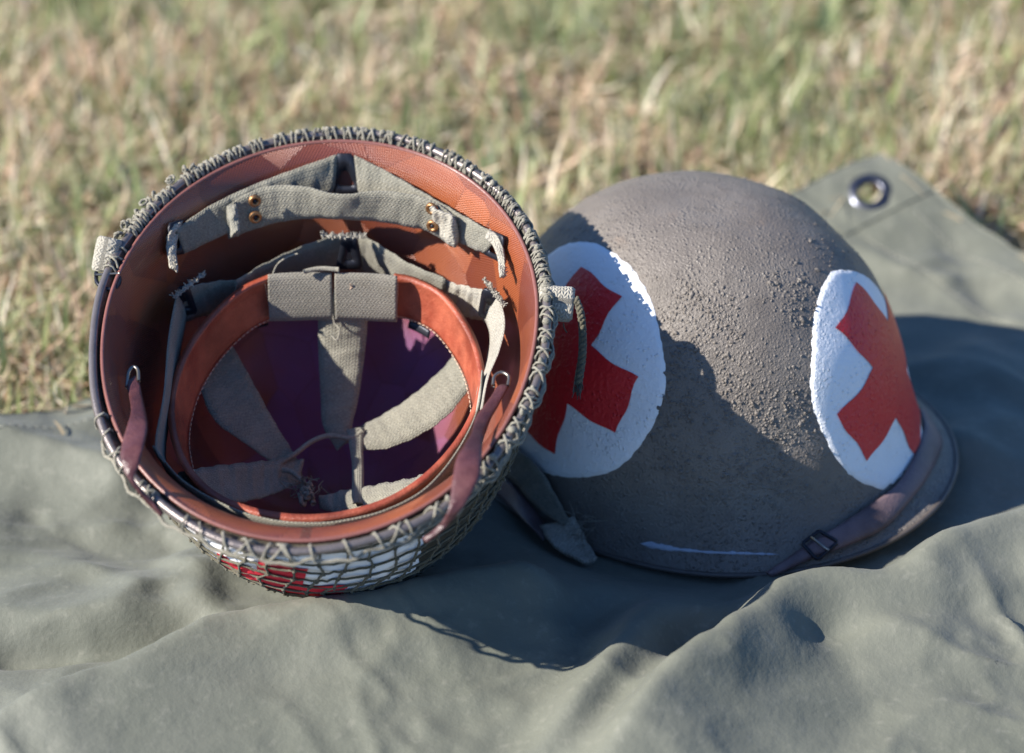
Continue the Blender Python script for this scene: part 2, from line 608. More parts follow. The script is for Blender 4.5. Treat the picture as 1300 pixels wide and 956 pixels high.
# a fine uneven patch close by, the flat sheet round it
gx = np.linspace(-3, 3, 121); gy = np.linspace(-3, 4, 141)
GX, GY = np.meshgrid(gx, gy, indexing='ij')
GZ = -.022 + .012 * (value_noise(GX * 6 + 50, GY * 6 + 50, 3) - .5) * np.clip((3 - np.abs(GX)) / .4, 0, 1) * np.clip((np.minimum(GY + 3, 4 - GY)) / .4, 0, 1)
nx, ny = GX.shape
pv = np.stack([GX, GY, GZ], -1).reshape(-1, 3)
outer = [[-100, -100], [100, -100], [100, 100], [-100, 100]]
base = len(pv)
gv = np.concatenate([pv, [[x, y, -.022] for x, y in outer]])
c00, c10, c11, c01 = 0, (nx - 1) * ny, nx * ny - 1, ny - 1
gf = [tuple(int(x) for x in f) for f in grid_faces(nx, ny)]
gf += [(base, base + 1, c10, c00), (base + 1, base + 2, c11, c10), (base + 2, base + 3, c01, c11), (base + 3, base, c00, c01)]
# the edge of the fine patch has vertices the outer quads skip; they lie on the same straight lines
g = add("ground", gv, gf, M['soil'])
tag(g, kind='structure')

CORNER = on_ground(1106, 209, .036)[:2]
E1 = norm(on_ground(40, 546, .008)[:2] - CORNER)
_e2 = on_ground(1300, 322)[:2] - CORNER
E2 = A_([E1[1], -E1[0]]); E2 = E2 if E2 @ _e2 > 0 else -E2
E2 = norm(.55 * norm(_e2) + .45 * E2)
TU, TV = 1.55, 1.45
NU, NV = 470, 440
uu = np.linspace(0, TU, NU)[:, None] + np.zeros((1, NV))
vv = np.linspace(0, TV, NV)[None] + np.zeros((NU, 1))
# the hems wander a little
ue = uu + .010 * (value_noise(vv * 7 + 3, vv * 0 + 4, 8) - .5) * np.exp(-uu / .1)
ve = vv + .016 * (value_noise(uu * 7 + 3, uu * 0 + 9, 9) - .5) * np.exp(-vv / .1)
TX = CORNER[0] + ue * E1[0] + ve * E2[0]
TY = CORNER[1] + ue * E1[1] + ve * E2[1]


def ridge(X, Y, pts, h, wf, wb, zref=None, ends=True):
    zref = h if zref is None else zref
    P = A_([on_ground(a, b, max(zref, 0))[:2] for a, b in pts])
    P = crom(P, len(P) * 7)
    best = np.full(X.shape, 1e9); sgn = np.zeros(X.shape); tt = np.zeros(X.shape)
    for k in range(len(P) - 1):
        a, b = P[k], P[k + 1]
        d = b - a; L2 = d @ d + 1e-12
        t = np.clip(((X - a[0]) * d[0] + (Y - a[1]) * d[1]) / L2, 0, 1)
        dx = X - a[0] - t * d[0]; dy = Y - a[1] - t * d[1]
        q = dx * dx + dy * dy
        m = q < best
        best = np.where(m, q, best)
        sgn = np.where(m, d[0] * dy - d[1] * dx, sgn)
        tt = np.where(m, (k + t) / (len(P) - 1), tt)
    dd = np.sqrt(best)
    w = np.where(sgn < 0, wf, wb)
    prof = np.exp(-np.abs(dd / w) ** 1.25)
    if ends:
        e_ = lambda q: q * q * (3 - 2 * q)
        prof = prof * e_(np.clip(tt / .22, 0, 1)) * e_(np.clip((1 - tt) / .22, 0, 1))
    return h * prof


# pts run left to right, so the side with sgn<0 is the viewer's side
R = [
    ridge(TX, TY, [(640, 1040), (720, 960), (780, 905), (825, 863), (885, 812), (958, 752), (1005, 720), (1051, 709), (1125, 711), (1180, 688), (1231, 660), (1300, 640), (1420, 610), (1560, 570), (1700, 540)], .054, .060, .022),
    ridge(TX, TY, [(600, 1010), (690, 920), (746, 863), (792, 808), (825, 771), (861, 750), (921, 752), (960, 746), (1010, 738), (1060, 735)], .036, .026, .020),
    ridge(TX, TY, [(-260, 985), (-120, 940), (0, 893), (82, 865), (163, 839), (235, 806), (290, 787), (383, 775), (465, 763), (569, 738), (646, 724), (704, 704), (770, 712), (830, 722)], .038, .080, .015),
]
smax = np.log(sum(np.exp(r / .006) for r in R) - 2) * .006
small = [
    ([(-80, 566), (0, 576), (53, 584), (122, 598), (151, 610), (178, 632)], .010, .007, .020),
    ([(196, 690), (200, 725), (206, 786)], -.006, .005, .006),
    ([(-60, 818), (41, 816), (135, 810), (228, 802), (282, 792)], -.010, .006, .012),
    ([(-60, 700), (20, 690), (90, 702), (150, 735), (190, 760)], .007, .006, .022),
    ([(788, 712), (772, 740), (754, 767), (704, 794)], -.010, .006, .008),
    ([(820, 765), (800, 771), (742, 794), (685, 805), (640, 800)], -.006, .005, .010),
    ([(840, 866), (880, 836), (930, 800), (975, 760)], -.006, .006, .012),
    ([(870, 880), (905, 840), (930, 815)], -.008, .010, .012),
    ([(1000, 850), (1046, 835), (1120, 822), (1208, 808), (1320, 812)], -.008, .007, .016),
    ([(1120, 765), (1208, 785), (1310, 772)], .006, .006, .012),
    ([(1080, 740), (1150, 752), (1180, 790), (1190, 830)], .004, .006, .012),
    ([(400, 880), (450, 836), (560, 812), (640, 822)], .005, .006, .020),
    ([(1180, 350), (1225, 380), (1275, 396), (1320, 398)], .005, .004, .008),
    ([(1195, 290), (1205, 330), (1240, 370)], -.005, .005, .006),
    ([(1060, 290), (1105, 310), (1165, 300)], .004, .004, .006),
    ([(1190, 430), (1240, 440), (1320, 470)], .006, .006, .014),
    ([(-60, 560), (0, 572), (80, 585), (150, 604), (178, 628)], .014, .030, .018),
    ([(-60, 760), (0, 775), (70, 785), (140, 782), (230, 768), (290, 738)], .013, .018, .030),
    ([(-60, 815), (20, 812), (120, 812), (220, 800), (290, 790)], -.012, .016, .016),
    ([(180, 700), (245, 720), (258, 760), (262, 790)], .008, .008, .014),
    ([(150, 640), (200, 655), (225, 690)], -.008, .012, .012),
    ([(735, 792), (800, 757), (880, 718), (905, 705)], .007, .012, .007),
    ([(640, 800), (700, 778), (760, 735), (775, 712)], .007, .025, .014),
    ([(1205, 300), (1240, 345), (1262, 390), (1268, 430)], -.006, .012, .008),
    ([(1150, 350), (1200, 335), (1260, 352)], .005, .012, .010),
    ([(1090, 330), (1140, 345), (1180, 330)], .004, .008, .008),
    ([(1180, 480), (1240, 470), (1330, 500)], .008, .02, .02),
    ([(1200, 590), (1235, 540), (1300, 520)], .010, .02, .015),
    ([(830, 866), (900, 800), (960, 790)], -.010, .014, .014),
    ([(1000, 866), (1080, 800), (1180, 775), (1330, 770)], -.008, .014, .020),
    ([(1010, 830), (1100, 778), (1200, 752), (1330, 745)], .006, .012, .016),
    ([(0, 640), (60, 650), (150, 690), (200, 730)], -.009, .03, .02),
    ([(330, 866), (420, 835), (520, 845), (640, 866)], .004, .02, .02),
    ([(560, 840), (620, 832), (700, 838), (760, 830)], -.005, .015, .012),
]
TZ = smax.copy()
for pts, h, a, b in small:
    TZ = TZ + ridge(TX, TY, pts, h, a, b, zref=.012)
wx = TX + .05 * value_noise(TX * 9, TY * 9, 21); wy = TY + .05 * value_noise(TX * 9 + 40, TY * 9, 22)
for _ in range(1):
    q = np.pad(TZ, 2, mode='edge')
    TZ = (q[:-4, 2:-2] + q[4:, 2:-2] + q[2:-2, :-4] + q[2:-2, 4:] + 2 * q[2:-2, 2:-2]) / 6
TZ = TZ + .007 * (value_noise(wx * 7 + 90, wy * 9 + 90, 23) - .5)
TZ = TZ + .0012 * (1 - np.abs(2 * value_noise(wx * 16 + wy * 7 + 60, wy * 21 - wx * 5 + 60, 24) - 1) - .5)
TZ = TZ + .0012 * (1 - np.abs(2 * value_noise(wx * 38 + wy * 20 + 60, wy * 44 - wx * 14 + 60, 25) - 1) - .5)
def crease(a, b, seed, p):
    n_ = value_noise(a + 60, b + 60, seed) * .7 + value_noise(a * 2.1 + 30, b * 2.1 + 30, seed + 1) * .3
    return np.clip(1 - np.abs(n_ - .5) * 5.5, 0, 1) ** p
amp = .35 + 1.1 * value_noise(TX * 5 + 33, TY * 5 + 33, 71)
TZ = TZ + .0072 * amp * crease(wx * 2.6 + wy * 1.4, wy * 9 - wx * 1.6, 72, 1.8)
TZ = TZ + .0040 * amp * crease(wx * 6 - wy * 5, wy * 11 + wx * 5, 75, 2.2)
TZ = TZ + .0016 * crease(wx * 15 + wy * 9, wy * 24 - wx * 8, 78, 2.0)
TZ = TZ + .0008 * (value_noise(wx * 90 + 60, wy * 90 + 60, 26) - .5)
# far edge lies over the grass: raised, uneven
edge = np.exp(-np.minimum(vv, uu) / .05)
TZ = TZ + edge * (.010 + .014 * (value_noise(TX * 14 + 20, TY * 14 + 20, 31) - .5)) + .002
# doubled hem
hem = np.clip((.030 - np.minimum(vv, uu)) / .0015, 0, 1)
TZ = TZ + .0010 * hem
hem2 = np.exp(-((uu - .062) / .0014) ** 2)
TZ = TZ - .0012 * hem2
# the corner is pulled up and faces the viewer a little
dcor = np.hypot(uu, vv)
TZ = TZ + .030 * np.exp(-(dcor / .085) ** 2)
TZ = np.maximum(TZ, -.014)
# the cloth gives way under both helmets
for b, cx, cy, gap in ((bvh_lshell, LF.c[0], LF.c[1], .0050), (bvh_rshell, RF.c[0], RF.c[1], .0030)):
    near = np.argwhere(np.hypot(TX - cx, TY - cy) < .20)
    for i, j in near:
        hit = b.ray_cast(Vector((TX[i, j], TY[i, j], -.5)), Vector((0, 0, 1)))
        if hit[0] is not None and TZ[i, j] > hit[0].z - gap:
            TZ[i, j] = hit[0].z - gap
dR = np.hypot(TX - RF.c[0], TY - RF.c[1])
low = .001 + np.maximum(0, dR - .140) * .55
TZ = np.where((TX < .135) & (TY < .06) & (dR < .20), np.minimum(TZ, low), TZ)
blend = np.clip((.26 - dR) / .06, 0, 1)
for _ in range(2):
    q = np.pad(TZ, 2, mode='edge')
    TZ = TZ * (1 - blend) + blend * (q[:-4, 2:-2] + q[4:, 2:-2] + q[2:-2, :-4] + q[2:-2, 4:] + 2 * q[2:-2, 2:-2]) / 6
for i, j in np.argwhere(dR < .19):
    hit = bvh_rshell.ray_cast(Vector((TX[i, j], TY[i, j], -.5)), Vector((0, 0, 1)))
    if hit[0] is not None and TZ[i, j] > hit[0].z - .002: TZ[i, j] = hit[0].z - .002
from_in = np.hypot(TX - RF.c[0], TY - RF.c[1]) < .105
TZ = np.where(from_in, np.minimum(TZ, .004), TZ)


def tarp_h(x, y):
    # tarp surface height at a point (nearest grid vertex)
    k = np.argmin((TX - x) ** 2 + (TY - y) ** 2)
    return TZ.ravel()[k]


EYC = on_ground(1106, 250, .032)
k = np.argmin((TX - EYC[0]) ** 2 + (TY - EYC[1]) ** 2)
ki, kj = np.unravel_index(k, TX.shape)
EYC = A_([TX[ki, kj], TY[ki, kj], TZ[ki, kj]])
top = np.stack([TX, TY, TZ], -1)
bot = top - A_([0, 0, .0009])
F1 = grid_faces(NU, NV)
cen = top.reshape(-1, 3)[F1].mean(1)
keep = np.hypot(cen[:, 0] - EYC[0], cen[:, 1] - EYC[1]) > .0108
F1 = F1[keep]
N = NU * NV
idx = np.arange(N).reshape(NU, NV)
bd = np.concatenate([idx[:, 0], idx[-1, 1:], idx[-2::-1, -1], idx[0, -2:0:-1]])
bd2 = np.roll(bd, -1)
Fs = np.concatenate([F1, F1[:, ::-1] + N, np.stack([bd, bd2, bd2 + N, bd + N], -1)])
# outward winding for the top sheet
_t = top.reshape(-1, 3)
if np.cross(_t[F1[0][1]] - _t[F1[0][0]], _t[F1[0][3]] - _t[F1[0][0]])[2] < 0: Fs = Fs[:, ::-1]
tarp_root = empty("groundsheet", (float(TX.mean()), float(TY.mean()), 0))
tag(tarp_root, "crumpled olive green canvas groundsheet with a metal eyelet in its corner, spread on the grass", "groundsheet")
add("canvas_sheet", np.concatenate([_t, bot.reshape(-1, 3)]), Fs, M['canvas'], tarp_root)


def frame_at(i, j):
    du = top[min(i + 3, NU - 1), j] - top[max(i - 3, 0), j]; dv = top[i, min(j + 3, NV - 1)] - top[i, max(j - 3, 0)]
    n = norm(np.cross(du, dv)); n = n if n[2] > 0 else -n
    x = norm(du - n * (du @ n))
    return x, np.cross(n, x), n


ex, ey, en = frame_at(ki, kj)
prof = [(.0066, -.0012), (.0064, .0004), (.0068, .0017), (.0080, .0024), (.0095, .0022), (.0112, .0013), (.0126, .0006), (.0130, -.0006)]
prof = [(a_ * 1.22, b_ * 1.2) for a_, b_ in prof]
a = np.linspace(0, 2 * np.pi, 48, endpoint=False)
EV = A_([[EYC + (ex * math.cos(t) + ey * math.sin(t)) * r + en * (z + .0012) for r, z in prof] for t in a]).reshape(-1, 3)
add("eyelet", EV, grid_faces(48, len(prof), True), M['steel'], tarp_root)
# reinforced corner patch edge, sewn lines
def tarp_pt(u, v, lift=.0006):
    i = np.clip(u / TU * (NU - 1), 0, NU - 1.001); j = np.clip(v / TV * (NV - 1), 0, NV - 1.001)
    i0, j0 = int(i), int(j); fi, fj = i - i0, j - j0
    p = top[i0, j0] * (1 - fi) * (1 - fj) + top[i0 + 1, j0] * fi * (1 - fj) + top[i0, j0 + 1] * (1 - fi) * fj + top[i0 + 1, j0 + 1] * fi * fj
    return p + A_([0, 0, lift])


pt = []
pn = 26
pu = np.linspace(.0025, .072, pn)
for u in pu:
    for v in np.linspace(.0025, .052, pn): pt.append(tarp_pt(u, v, .0013))
pt = A_(pt).reshape(pn, pn, 3)
pf = grid_faces(pn, pn)
pc = pt.reshape(-1, 3)[pf].mean(1)
pf = pf[np.hypot(pc[:, 0] - EYC[0], pc[:, 1] - EYC[1]) > .0120]
skirt = np.concatenate([pt[:, -1], pt[:, -1] - A_([0, 0, .0016]), pt[-1], pt[-1] - A_([0, 0, .0016])])
pF = np.concatenate([pf] + [A_([[b0 + q, b0 + q + 1, b0 + q + 1 + pn, b0 + q + pn] for q in range(pn - 1)]) for b0 in (pn * pn, pn * pn + 2 * pn)])
add("corner_patch", np.concatenate([pt.reshape(-1, 3), skirt]), pF, M['canvas'], tarp_root)
st = []
for line in ([(.062, .06 + .0052 * q) for q in range(130)], [(.024 + .0, .06 + .0052 * q) for q in range(100)], [(.08 + .0052 * q, .024) for q in range(150)]):
    for u, v in line:
        d = (0, .0034) if line[1][0] == line[0][0] else (.0034, 0)
        st.append(tube(A_([tarp_pt(u, v, .0002), tarp_pt(u + d[0] * .5, v + d[1] * .5, .0006), tarp_pt(u + d[0], v + d[1], .0002)]), .00032, 4))
V_, F_ = cat(st)
o = add("hem_stitching", V_, F_, M['thread'], tarp_root); o['kind'] = 'stuff'

# ------------------------------------------------------------------ grass
def in_tarp(x, y, m):
    d = np.stack([x - CORNER[0], y - CORNER[1]], -1)
    det = E1[0] * E2[1] - E1[1] * E2[0]
    u = (d[:, 0] * E2[1] - d[:, 1] * E2[0]) / det
    v = (E1[0] * d[:, 1] - E1[1] * d[:, 0]) / det
    return (u > m) & (v > m) & (u < TU - m) & (v < TV - m)


def grass_field(n, x0, x1, y0, y1, lmin, lmax, w, seed, flat=.25):
    r = np.random.default_rng(seed)
    x = r.uniform(x0, x1, n); y = r.uniform(y0, y1, n)
    dens = value_noise(x * 9 + 70, y * 9 + 70, seed + 1) * .6 + value_noise(x * 26 + 70, y * 26 + 70, seed + 2) * .4
    k = (~in_tarp(x, y, .004)) & (r.random(n) < np.clip((dens - .32) * 3.8, .07, 1))
    x, y = x[k], y[k]; n = len(x)
    dry = np.clip(value_noise(x * 5 + 30, y * 5 + 30, seed + 3) * .75 + value_noise(x * 17 + 30, y * 17 + 30, seed + 4) * .55 - .23, 0, 1)
    isdry = r.random(n) < dry * .95 + .08
    L = r.uniform(lmin, lmax, n) * np.where(isdry, 1.0, .95)
    az = r.uniform(0, 2 * np.pi, n)
    lean = np.where(isdry, r.beta(1.6, 1.5, n) * 1.45, r.beta(1.5, 1.7, n) * 1.4)
    curl = r.normal(0, .5, n)
    fl = r.random(n) < flat * isdry
    lean = np.where(fl, r.uniform(1.25, 1.52, n), lean)
    K = 4
    s = np.linspace(0, 1, K)
    ang = lean[:, None] + curl[:, None] * s[None] ** 1.5
    ang = np.minimum(ang, 1.75)
    dr = np.sin(ang); dz = np.cos(ang)
    step = L[:, None] / (K - 1)
    R_ = np.concatenate([np.zeros((n, 1)), np.cumsum((dr * step)[:, :-1], 1)], 1)
    Z_ = np.concatenate([np.zeros((n, 1)), np.cumsum((dz * step)[:, :-1], 1)], 1)
    Z_ = np.maximum(Z_, -.004) + np.where(fl, r.uniform(.002, .014, n), 0)[:, None]
    z0 = -.022
    cx = x[:, None] + R_ * np.cos(az)[:, None]; cy = y[:, None] + R_ * np.sin(az)[:, None]
    wd = (w * r.uniform(.5, 1.25, n))[:, None] * (np.where(isdry, .8, 1)[:, None]) * (1 - s[None] ** 2 * .9)
    tw = az + np.pi / 2 + r.normal(0, .5, n)
    ox = wd * np.cos(tw)[:, None] * .5; oy = wd * np.sin(tw)[:, None] * .5
    Lf = np.stack([cx - ox, cy - oy, z0 + Z_], -1); Rt = np.stack([cx + ox, cy + oy, z0 + Z_ + .0004], -1)
    V = np.stack([Lf, Rt], 2).reshape(-1, 3)
    b = (np.arange(n) * K * 2)[:, None, None] + (np.arange(K - 1) * 2)[None, :, None] + A_([0, 1, 3, 2])[None, None]
    green = A_([[.25, .33, .13], [.34, .42, .21], [.47, .52, .33], [.21, .28, .15], [.42, .43, .25]])
    straw = A_([[.76, .61, .44], [.82, .71, .54], [.58, .42, .30], [.86, .78, .63], [.68, .52, .39], [.40, .26, .18]])
    c = np.where(isdry[:, None], straw[r.integers(0, len(straw), n)], green[r.integers(0, len(green), n)]) * r.uniform(.85, 1.3, (n, 1))
    t = s[None, :, None]
    tip = np.where(isdry[:, None], c, c * .4 + A_([.42, .34, .17]) * .6)
    cc = c[:, None] * (1 - t ** 2.5) + tip[:, None] * t ** 2.5
    cc = np.concatenate([cc, np.ones((n, K, 1))], -1)
    cc = np.repeat(cc[:, :, None], 2, 2).reshape(-1, 4)
    return V, b.reshape(-1, 4), cc


gp = [grass_field(80000, -.75, .85, .0, 1.25, .022, .058, .0036, 41, .35),
      grass_field(42000, -.75, .85, .0, 1.25, .014, .045, .0036, 61, .9),
      grass_field(5000, -.75, .85, .0, 1.25, .030, .075, .0085, 141, .2),
      grass_field(60000, -2.4, 2.4, -1.6, 3.2, .03, .075, .0045, 81)]
rs = np.random.default_rng(97)
bits, bcol = [], []
for q in range(46):
    if q < 34: u_, v_ = rs.uniform(.0, 1.0), abs(rs.normal(0, .022)) + .002
    else: u_, v_ = abs(rs.normal(0, .02)) + .002, rs.uniform(0, .5)
    p = tarp_pt(u_, v_, .0012); a0 = rs.uniform(0, 6.28); L_ = rs.uniform(.008, .034); w_ = rs.uniform(.0004, .0011)
    d_ = A_([math.cos(a0), math.sin(a0), rs.uniform(-.02, .16)]) * L_; n_ = A_([-math.sin(a0), math.cos(a0), 0]) * w_
    m_ = p + d_ * .5 + A_([0, 0, .0012])
    bits.append((A_([p - n_, p + n_, m_ + n_, m_ - n_, p + d_ + n_ * .3, p + d_ - n_ * .3]), A_([[0, 1, 2, 3], [3, 2, 4, 5]])))
    bcol.append(np.repeat(A_([[*(A_([.62, .50, .33]) * rs.uniform(.6, 1.25)), 1]]), 6, 0))
bV, bF = cat(bits)
gp.append((bV, bF, np.concatenate(bcol)))
gcol = np.concatenate([g_[2] for g_ in gp])
gV2, gF2 = cat([(g_[0], g_[1]) for g_ in gp])
gr = add("grass", gV2, gF2, M['grass'], color=gcol, smooth=False)
tag(gr, "short half dry grass, straw and green mixed, growing round the groundsheet", "grass", kind='stuff')

#PART2
# ------------------------------------------------------------------ the standing helmet with painted crosses
r_root = empty("steel_helmet", (float(RF.c[0]), float(RF.c[1]), 0.0))
tag(r_root, "brown rough painted steel helmet standing on its rim with red crosses on white discs", "helmet", "medic helmets on the groundsheet")
V1, F1_, U1 = capped(RF.w(rV), rF, rn, rm, rUV)
inV, inF, inU, a_, b_ = dome(96, 30, off=RO['off'] - .0016, hoff=RO['hoff'] - .0016, p=RO['p'])
V2, F2_, U2 = capped(RF.w(inV), inF[:, ::-1], a_, b_, inU)
Vs, Fs_ = cat([(V1, F1_), (V2, F2_)])
# shallow dents and swellings of an old pressed shell
nz = norm(Vs - (RF.c + A_([0, 0, .04])))
wob = (value_noise(nz[:, 0] * 4 + 20, nz[:, 1] * 4 + nz[:, 2] * 3 + 20, 5) - .5) * .0022
Vs = Vs + nz * wob[:, None] * np.clip((Vs[:, 2:3] - RF.c[2]) / .05, 0, 1)
add("shell", Vs, Fs_, M['drab'], r_root, uv=np.concatenate([U1, U2]))
bvh_rs = bvh_of(Vs[:len(V1)], F1_)
ph = np.linspace(0, 2 * np.pi, 200, endpoint=False)
bead = RF.w(surf(ph, 0 * ph, **RO) + A_([0, 0, -.0002]))
V_, F_ = tube(bead, .0017, 8, True)
add("rim", V_, F_, M['rim_drab'], r_root)


def Prs(px, py, back):
    q = on_bvh(bvh_rs, px, py, back)
    return q if q is not None else on_ground(px, py, .012)


def project_patch(o, e1, e2, n, pts, lift):
    out = []
    for a, b in pts:
        s = o + e1 * a + e2 * b + n * .08
        h = bvh_rs.ray_cast(Vector(s), Vector(-n))
        if h[0] is None:
            h = bvh_rs.find_nearest(Vector(o + e1 * a + e2 * b - n * .02))
        out.append(A_(h[0]) + A_(h[1]) * lift)
    return A_(out)


def cross_grid(arm, half, q=9):
    """plus sign as a welded grid of cells; returns points, faces"""
    xs = np.concatenate([np.linspace(-arm, -half, q), np.linspace(-half, half, q)[1:], np.linspace(half, arm, q)[1:]])
    m = len(xs)
    keep = {}
    P, F = [], []
    def vid(i, j):
        if (i, j) not in keep:
            keep[(i, j)] = len(P); P.append((xs[i], xs[j]))
        return keep[(i, j)]
    for i in range(m - 1):
        for j in range(m - 1):
            cx, cy = (xs[i] + xs[i + 1]) / 2, (xs[j] + xs[j + 1]) / 2
            if abs(cx) < half or abs(cy) < half:
                F.append((vid(i, j), vid(i + 1, j), vid(i + 1, j + 1), vid(i, j + 1)))
    return A_(P), A_(F)


def roundel(px, py, radx, rady, rot, arm, half, seed, sh=(0, 0), trim=1.0, zmin=.02):
    r = np.random.default_rng(seed)
    d = ray(px, py)
    h = bvh_rs.ray_cast(Vector(EYE), Vector(d))
    o = A_(h[0]); n = A_(h[1]); n = n if n @ d < 0 else -n
    e2 = norm(A_([0, 0, 1.0]) - n * n[2]); e1 = np.cross(e2, n)
    na, nr = 150, 22
    an = np.linspace(0, 2 * np.pi, na, endpoint=False)
    k = 1 + .010 * np.sin(3 * an + r.uniform(0, 6)) + .008 * np.sin(7 * an + r.uniform(0, 6)) + r.normal(0, .0035, na)
    k = np.where(np.cos(an) > 0, k * (1 - (1 - trim) * np.cos(an)), k)
    for t in range(na):      # stays clear of the flared brim
        for _ in range(30):
            q_ = project_patch(o, e1, e2, n, [(radx * k[t] * math.cos(an[t]), rady * k[t] * math.sin(an[t]))], 0)[0]
            if q_[2] >= zmin: break
            k[t] *= .97
    pts = []
    for t in an_idx(na):
        for q in np.linspace(.02, 1, nr):
            pts.append((radx * k[t] * q * math.cos(an[t]), rady * k[t] * q * math.sin(an[t])))
    P = project_patch(o, e1, e2, n, pts, .00045).reshape(na, nr, 3)
    rim_ = project_patch(o, e1, e2, n, [(radx * k[t] * 1.006 * math.cos(an[t]), rady * k[t] * 1.006 * math.sin(an[t])) for t in range(na)], -.0003)
    P = np.concatenate([P, rim_[:, None]], 1)
    F = grid_faces(na, nr + 1, True)
    c = P[:, 0].mean(0)
    V = np.concatenate([P.reshape(-1, 3), [c]])
    i = np.arange(0, na, 2)
    F = np.concatenate([F, np.stack([i * (nr + 1), ((i + 1) % na) * (nr + 1), ((i + 2) % na) * (nr + 1), np.full(len(i), len(V) - 1)], -1)])
    disc = add("white_disc", V, F, M['white'], r_root)
    # the red cross, corners a little uneven as brushed by hand
    Pc, Fc = cross_grid(arm, half)
    ca, sa = math.cos(rot), math.sin(rot)
    w = .0008
    Pq = Pc + w * np.stack([np.sin(Pc[:, 1] * 230 + seed), np.sin(Pc[:, 0] * 210 + 2 * seed)], -1)
    Pw = np.stack([Pq[:, 0] * ca - Pq[:, 1] * sa, Pq[:, 0] * sa + Pq[:, 1] * ca], -1)
    Pw = Pw + A_(sh)
    rr_ = np.linalg.norm(Pw, axis=1, keepdims=True) * 1.03
    Pw = Pw * 1.03 * np.sinc(rr_ / .118 / np.pi)
    V = project_patch(o, e1, e2, n, Pw, .00095)
    add("red_cross", V, Fc, M['red'], r_root, disc)
    return o


def an_idx(n): return range(n)


DISCS = [roundel(1134, 472, .0650, .0715, math.radians(14), .0550, .0195, 3, (.003, .000), .62, .035),
         roundel(707, 456, .0685, .0690, math.radians(-2), .0530, .0188, 8)]

# coarse grit in the paint: raised grains, thick in patches
gr_pts = []
r = np.random.default_rng(5)
tries = 46000
ph = r.uniform(-np.pi, np.pi, tries); zz = r.uniform(.035, .155, tries)
dn = value_noise(ph * 4.2 + 40, zz * 34 + 40, 15) * .65 + value_noise(ph * 11 + 40, zz * 90 + 40, 16) * .35
front = np.exp(-((ph + .95) / .75) ** 2)
ok = r.random(tries) < np.clip((dn - .40) * 2.6, 0, 1) * (.10 + .90 * front) * .62 + .010
P = RF.w(surf(ph[ok], zz[ok], **RO))
geo = []
for p in P:
    if min(np.linalg.norm(p - d_) for d_ in DISCS) < .072: continue
    h = bvh_rs.find_nearest(Vector(p))
    n = A_(h[1]); c = A_(h[0])
    x = norm(np.cross(n, A_([.3, .5, .8]))); y = np.cross(n, x)
    s = float(np.clip(r.lognormal(-.25, .45), .4, 2.2)) * .00070
    ang = r.uniform(0, 6.28); st_ = r.uniform(1, 1.9)
    t = np.linspace(0, 2 * np.pi, 6, endpoint=False)
    k = r.uniform(.75, 1.25, 6)
    bx = np.cos(t) * k * s * st_; by = np.sin(t) * k * s
    qx = bx * math.cos(ang) - by * math.sin(ang); qy = bx * math.sin(ang) + by * math.cos(ang)
    ringa = c + qx[:, None] * x + qy[:, None] * y - n * .0001
    ringb = c + .62 * (qx[:, None] * x + qy[:, None] * y) + n * s * r.uniform(.45, .85)
    V = np.concatenate([ringa, ringb])
    F = A_([[q, (q + 1) % 6, 6 + (q + 1) % 6, 6 + q] for q in range(6)] + [[6, 7, 8, 9], [9, 10, 11, 6]])
    geo.append((V, F))
V_, F_ = cat(geo)
o = add("paint_grit", V_, F_, M['drab'], r_root); o['kind'] = 'stuff'

# leather strap laid over the visor, with its buckle
up_ = [(1168, 520), (1172, 534), (1172, 548), (1160, 580), (1138, 615), (1101, 643), (1063, 668), (1035, 684), (1007, 703), (972, 727)]
lo_ = [(1174, 522), (1182, 536), (1196, 562), (1180, 602), (1153, 638), (1124, 670), (1092, 686), (1065, 697), (1035, 707), (980, 733)]
ribbon("visor_strap", [Prs(a, b, .0035) for a, b in up_], [Prs(a, b, .0035) for a, b in lo_], M['leather_grey'], r_root, thick=.0022, n=80, across=7, bulge=.0008)
bk = [(1018, 690), (1040, 674), (1064, 688), (1038, 711)]
bq = A_([Prs(a, b, .006) for a, b in bk])
loop = np.concatenate([bq[i] * (1 - t) + bq[(i + 1) % 4] * t for i in range(4) for t in np.linspace(.08, .92, 6)[:, None, None]]).reshape(-1, 3)
V_, F_ = tube(loop, .0011, 8, True)
bko = add("buckle", V_, F_, M['dark'], r_root)
V_, F_ = tube(A_([Prs(1029, 682, .0072), Prs(1040, 690, .0085), Prs(1052, 698, .0072)]), .0009, 6)
add("prong", V_, F_, M['wire'], r_root, bko)

# web chin strap hanging from the near side
ws = [(640, 560), (668, 578), (690, 603), (709, 636), (724, 664)]
wl = [(620, 590), (648, 606), (672, 634), (695, 654), (716, 668)]
ribbon("chin_strap", [Prs(a, b, .010) for a, b in ws], [Prs(a, b, .012) for a, b in wl], M['web'], r_root, thick=.0018, n=50, bulge=.001, wob=.0003)
kt = [(728, 655), (738, 672), (746, 690), (758, 708)]
kl = [(686, 668), (694, 684), (708, 697), (738, 712)]
tip = ribbon("strap_end", [Prs(a, b, .009) for a, b in kt], [Prs(a, b, .012) for a, b in kl], M['web_pale'], r_root, thick=.0040, n=40, bulge=.003, wob=.0004)
dk = [(620, 590), (650, 615), (676, 645), (694, 668)]
dl = [(612, 606), (640, 636), (668, 664), (690, 686)]
ribbon("chin_strap", [Prs(a, b, .004) for a, b in dk], [Prs(a, b, .004) for a, b in dl], M['leather_grey'], r_root, thick=.0016, n=30)
fz = []
for q in range(26):
    a0 = Prs(r.uniform(722, 745), r.uniform(652, 690), .013)
    d_ = r.normal(0, .004, 3) + A_([.003, -.001, .001])
    fz.append(tube(A_([a0, a0 + d_ * .5 + r.normal(0, .001, 3), a0 + d_]), .00022, 4))
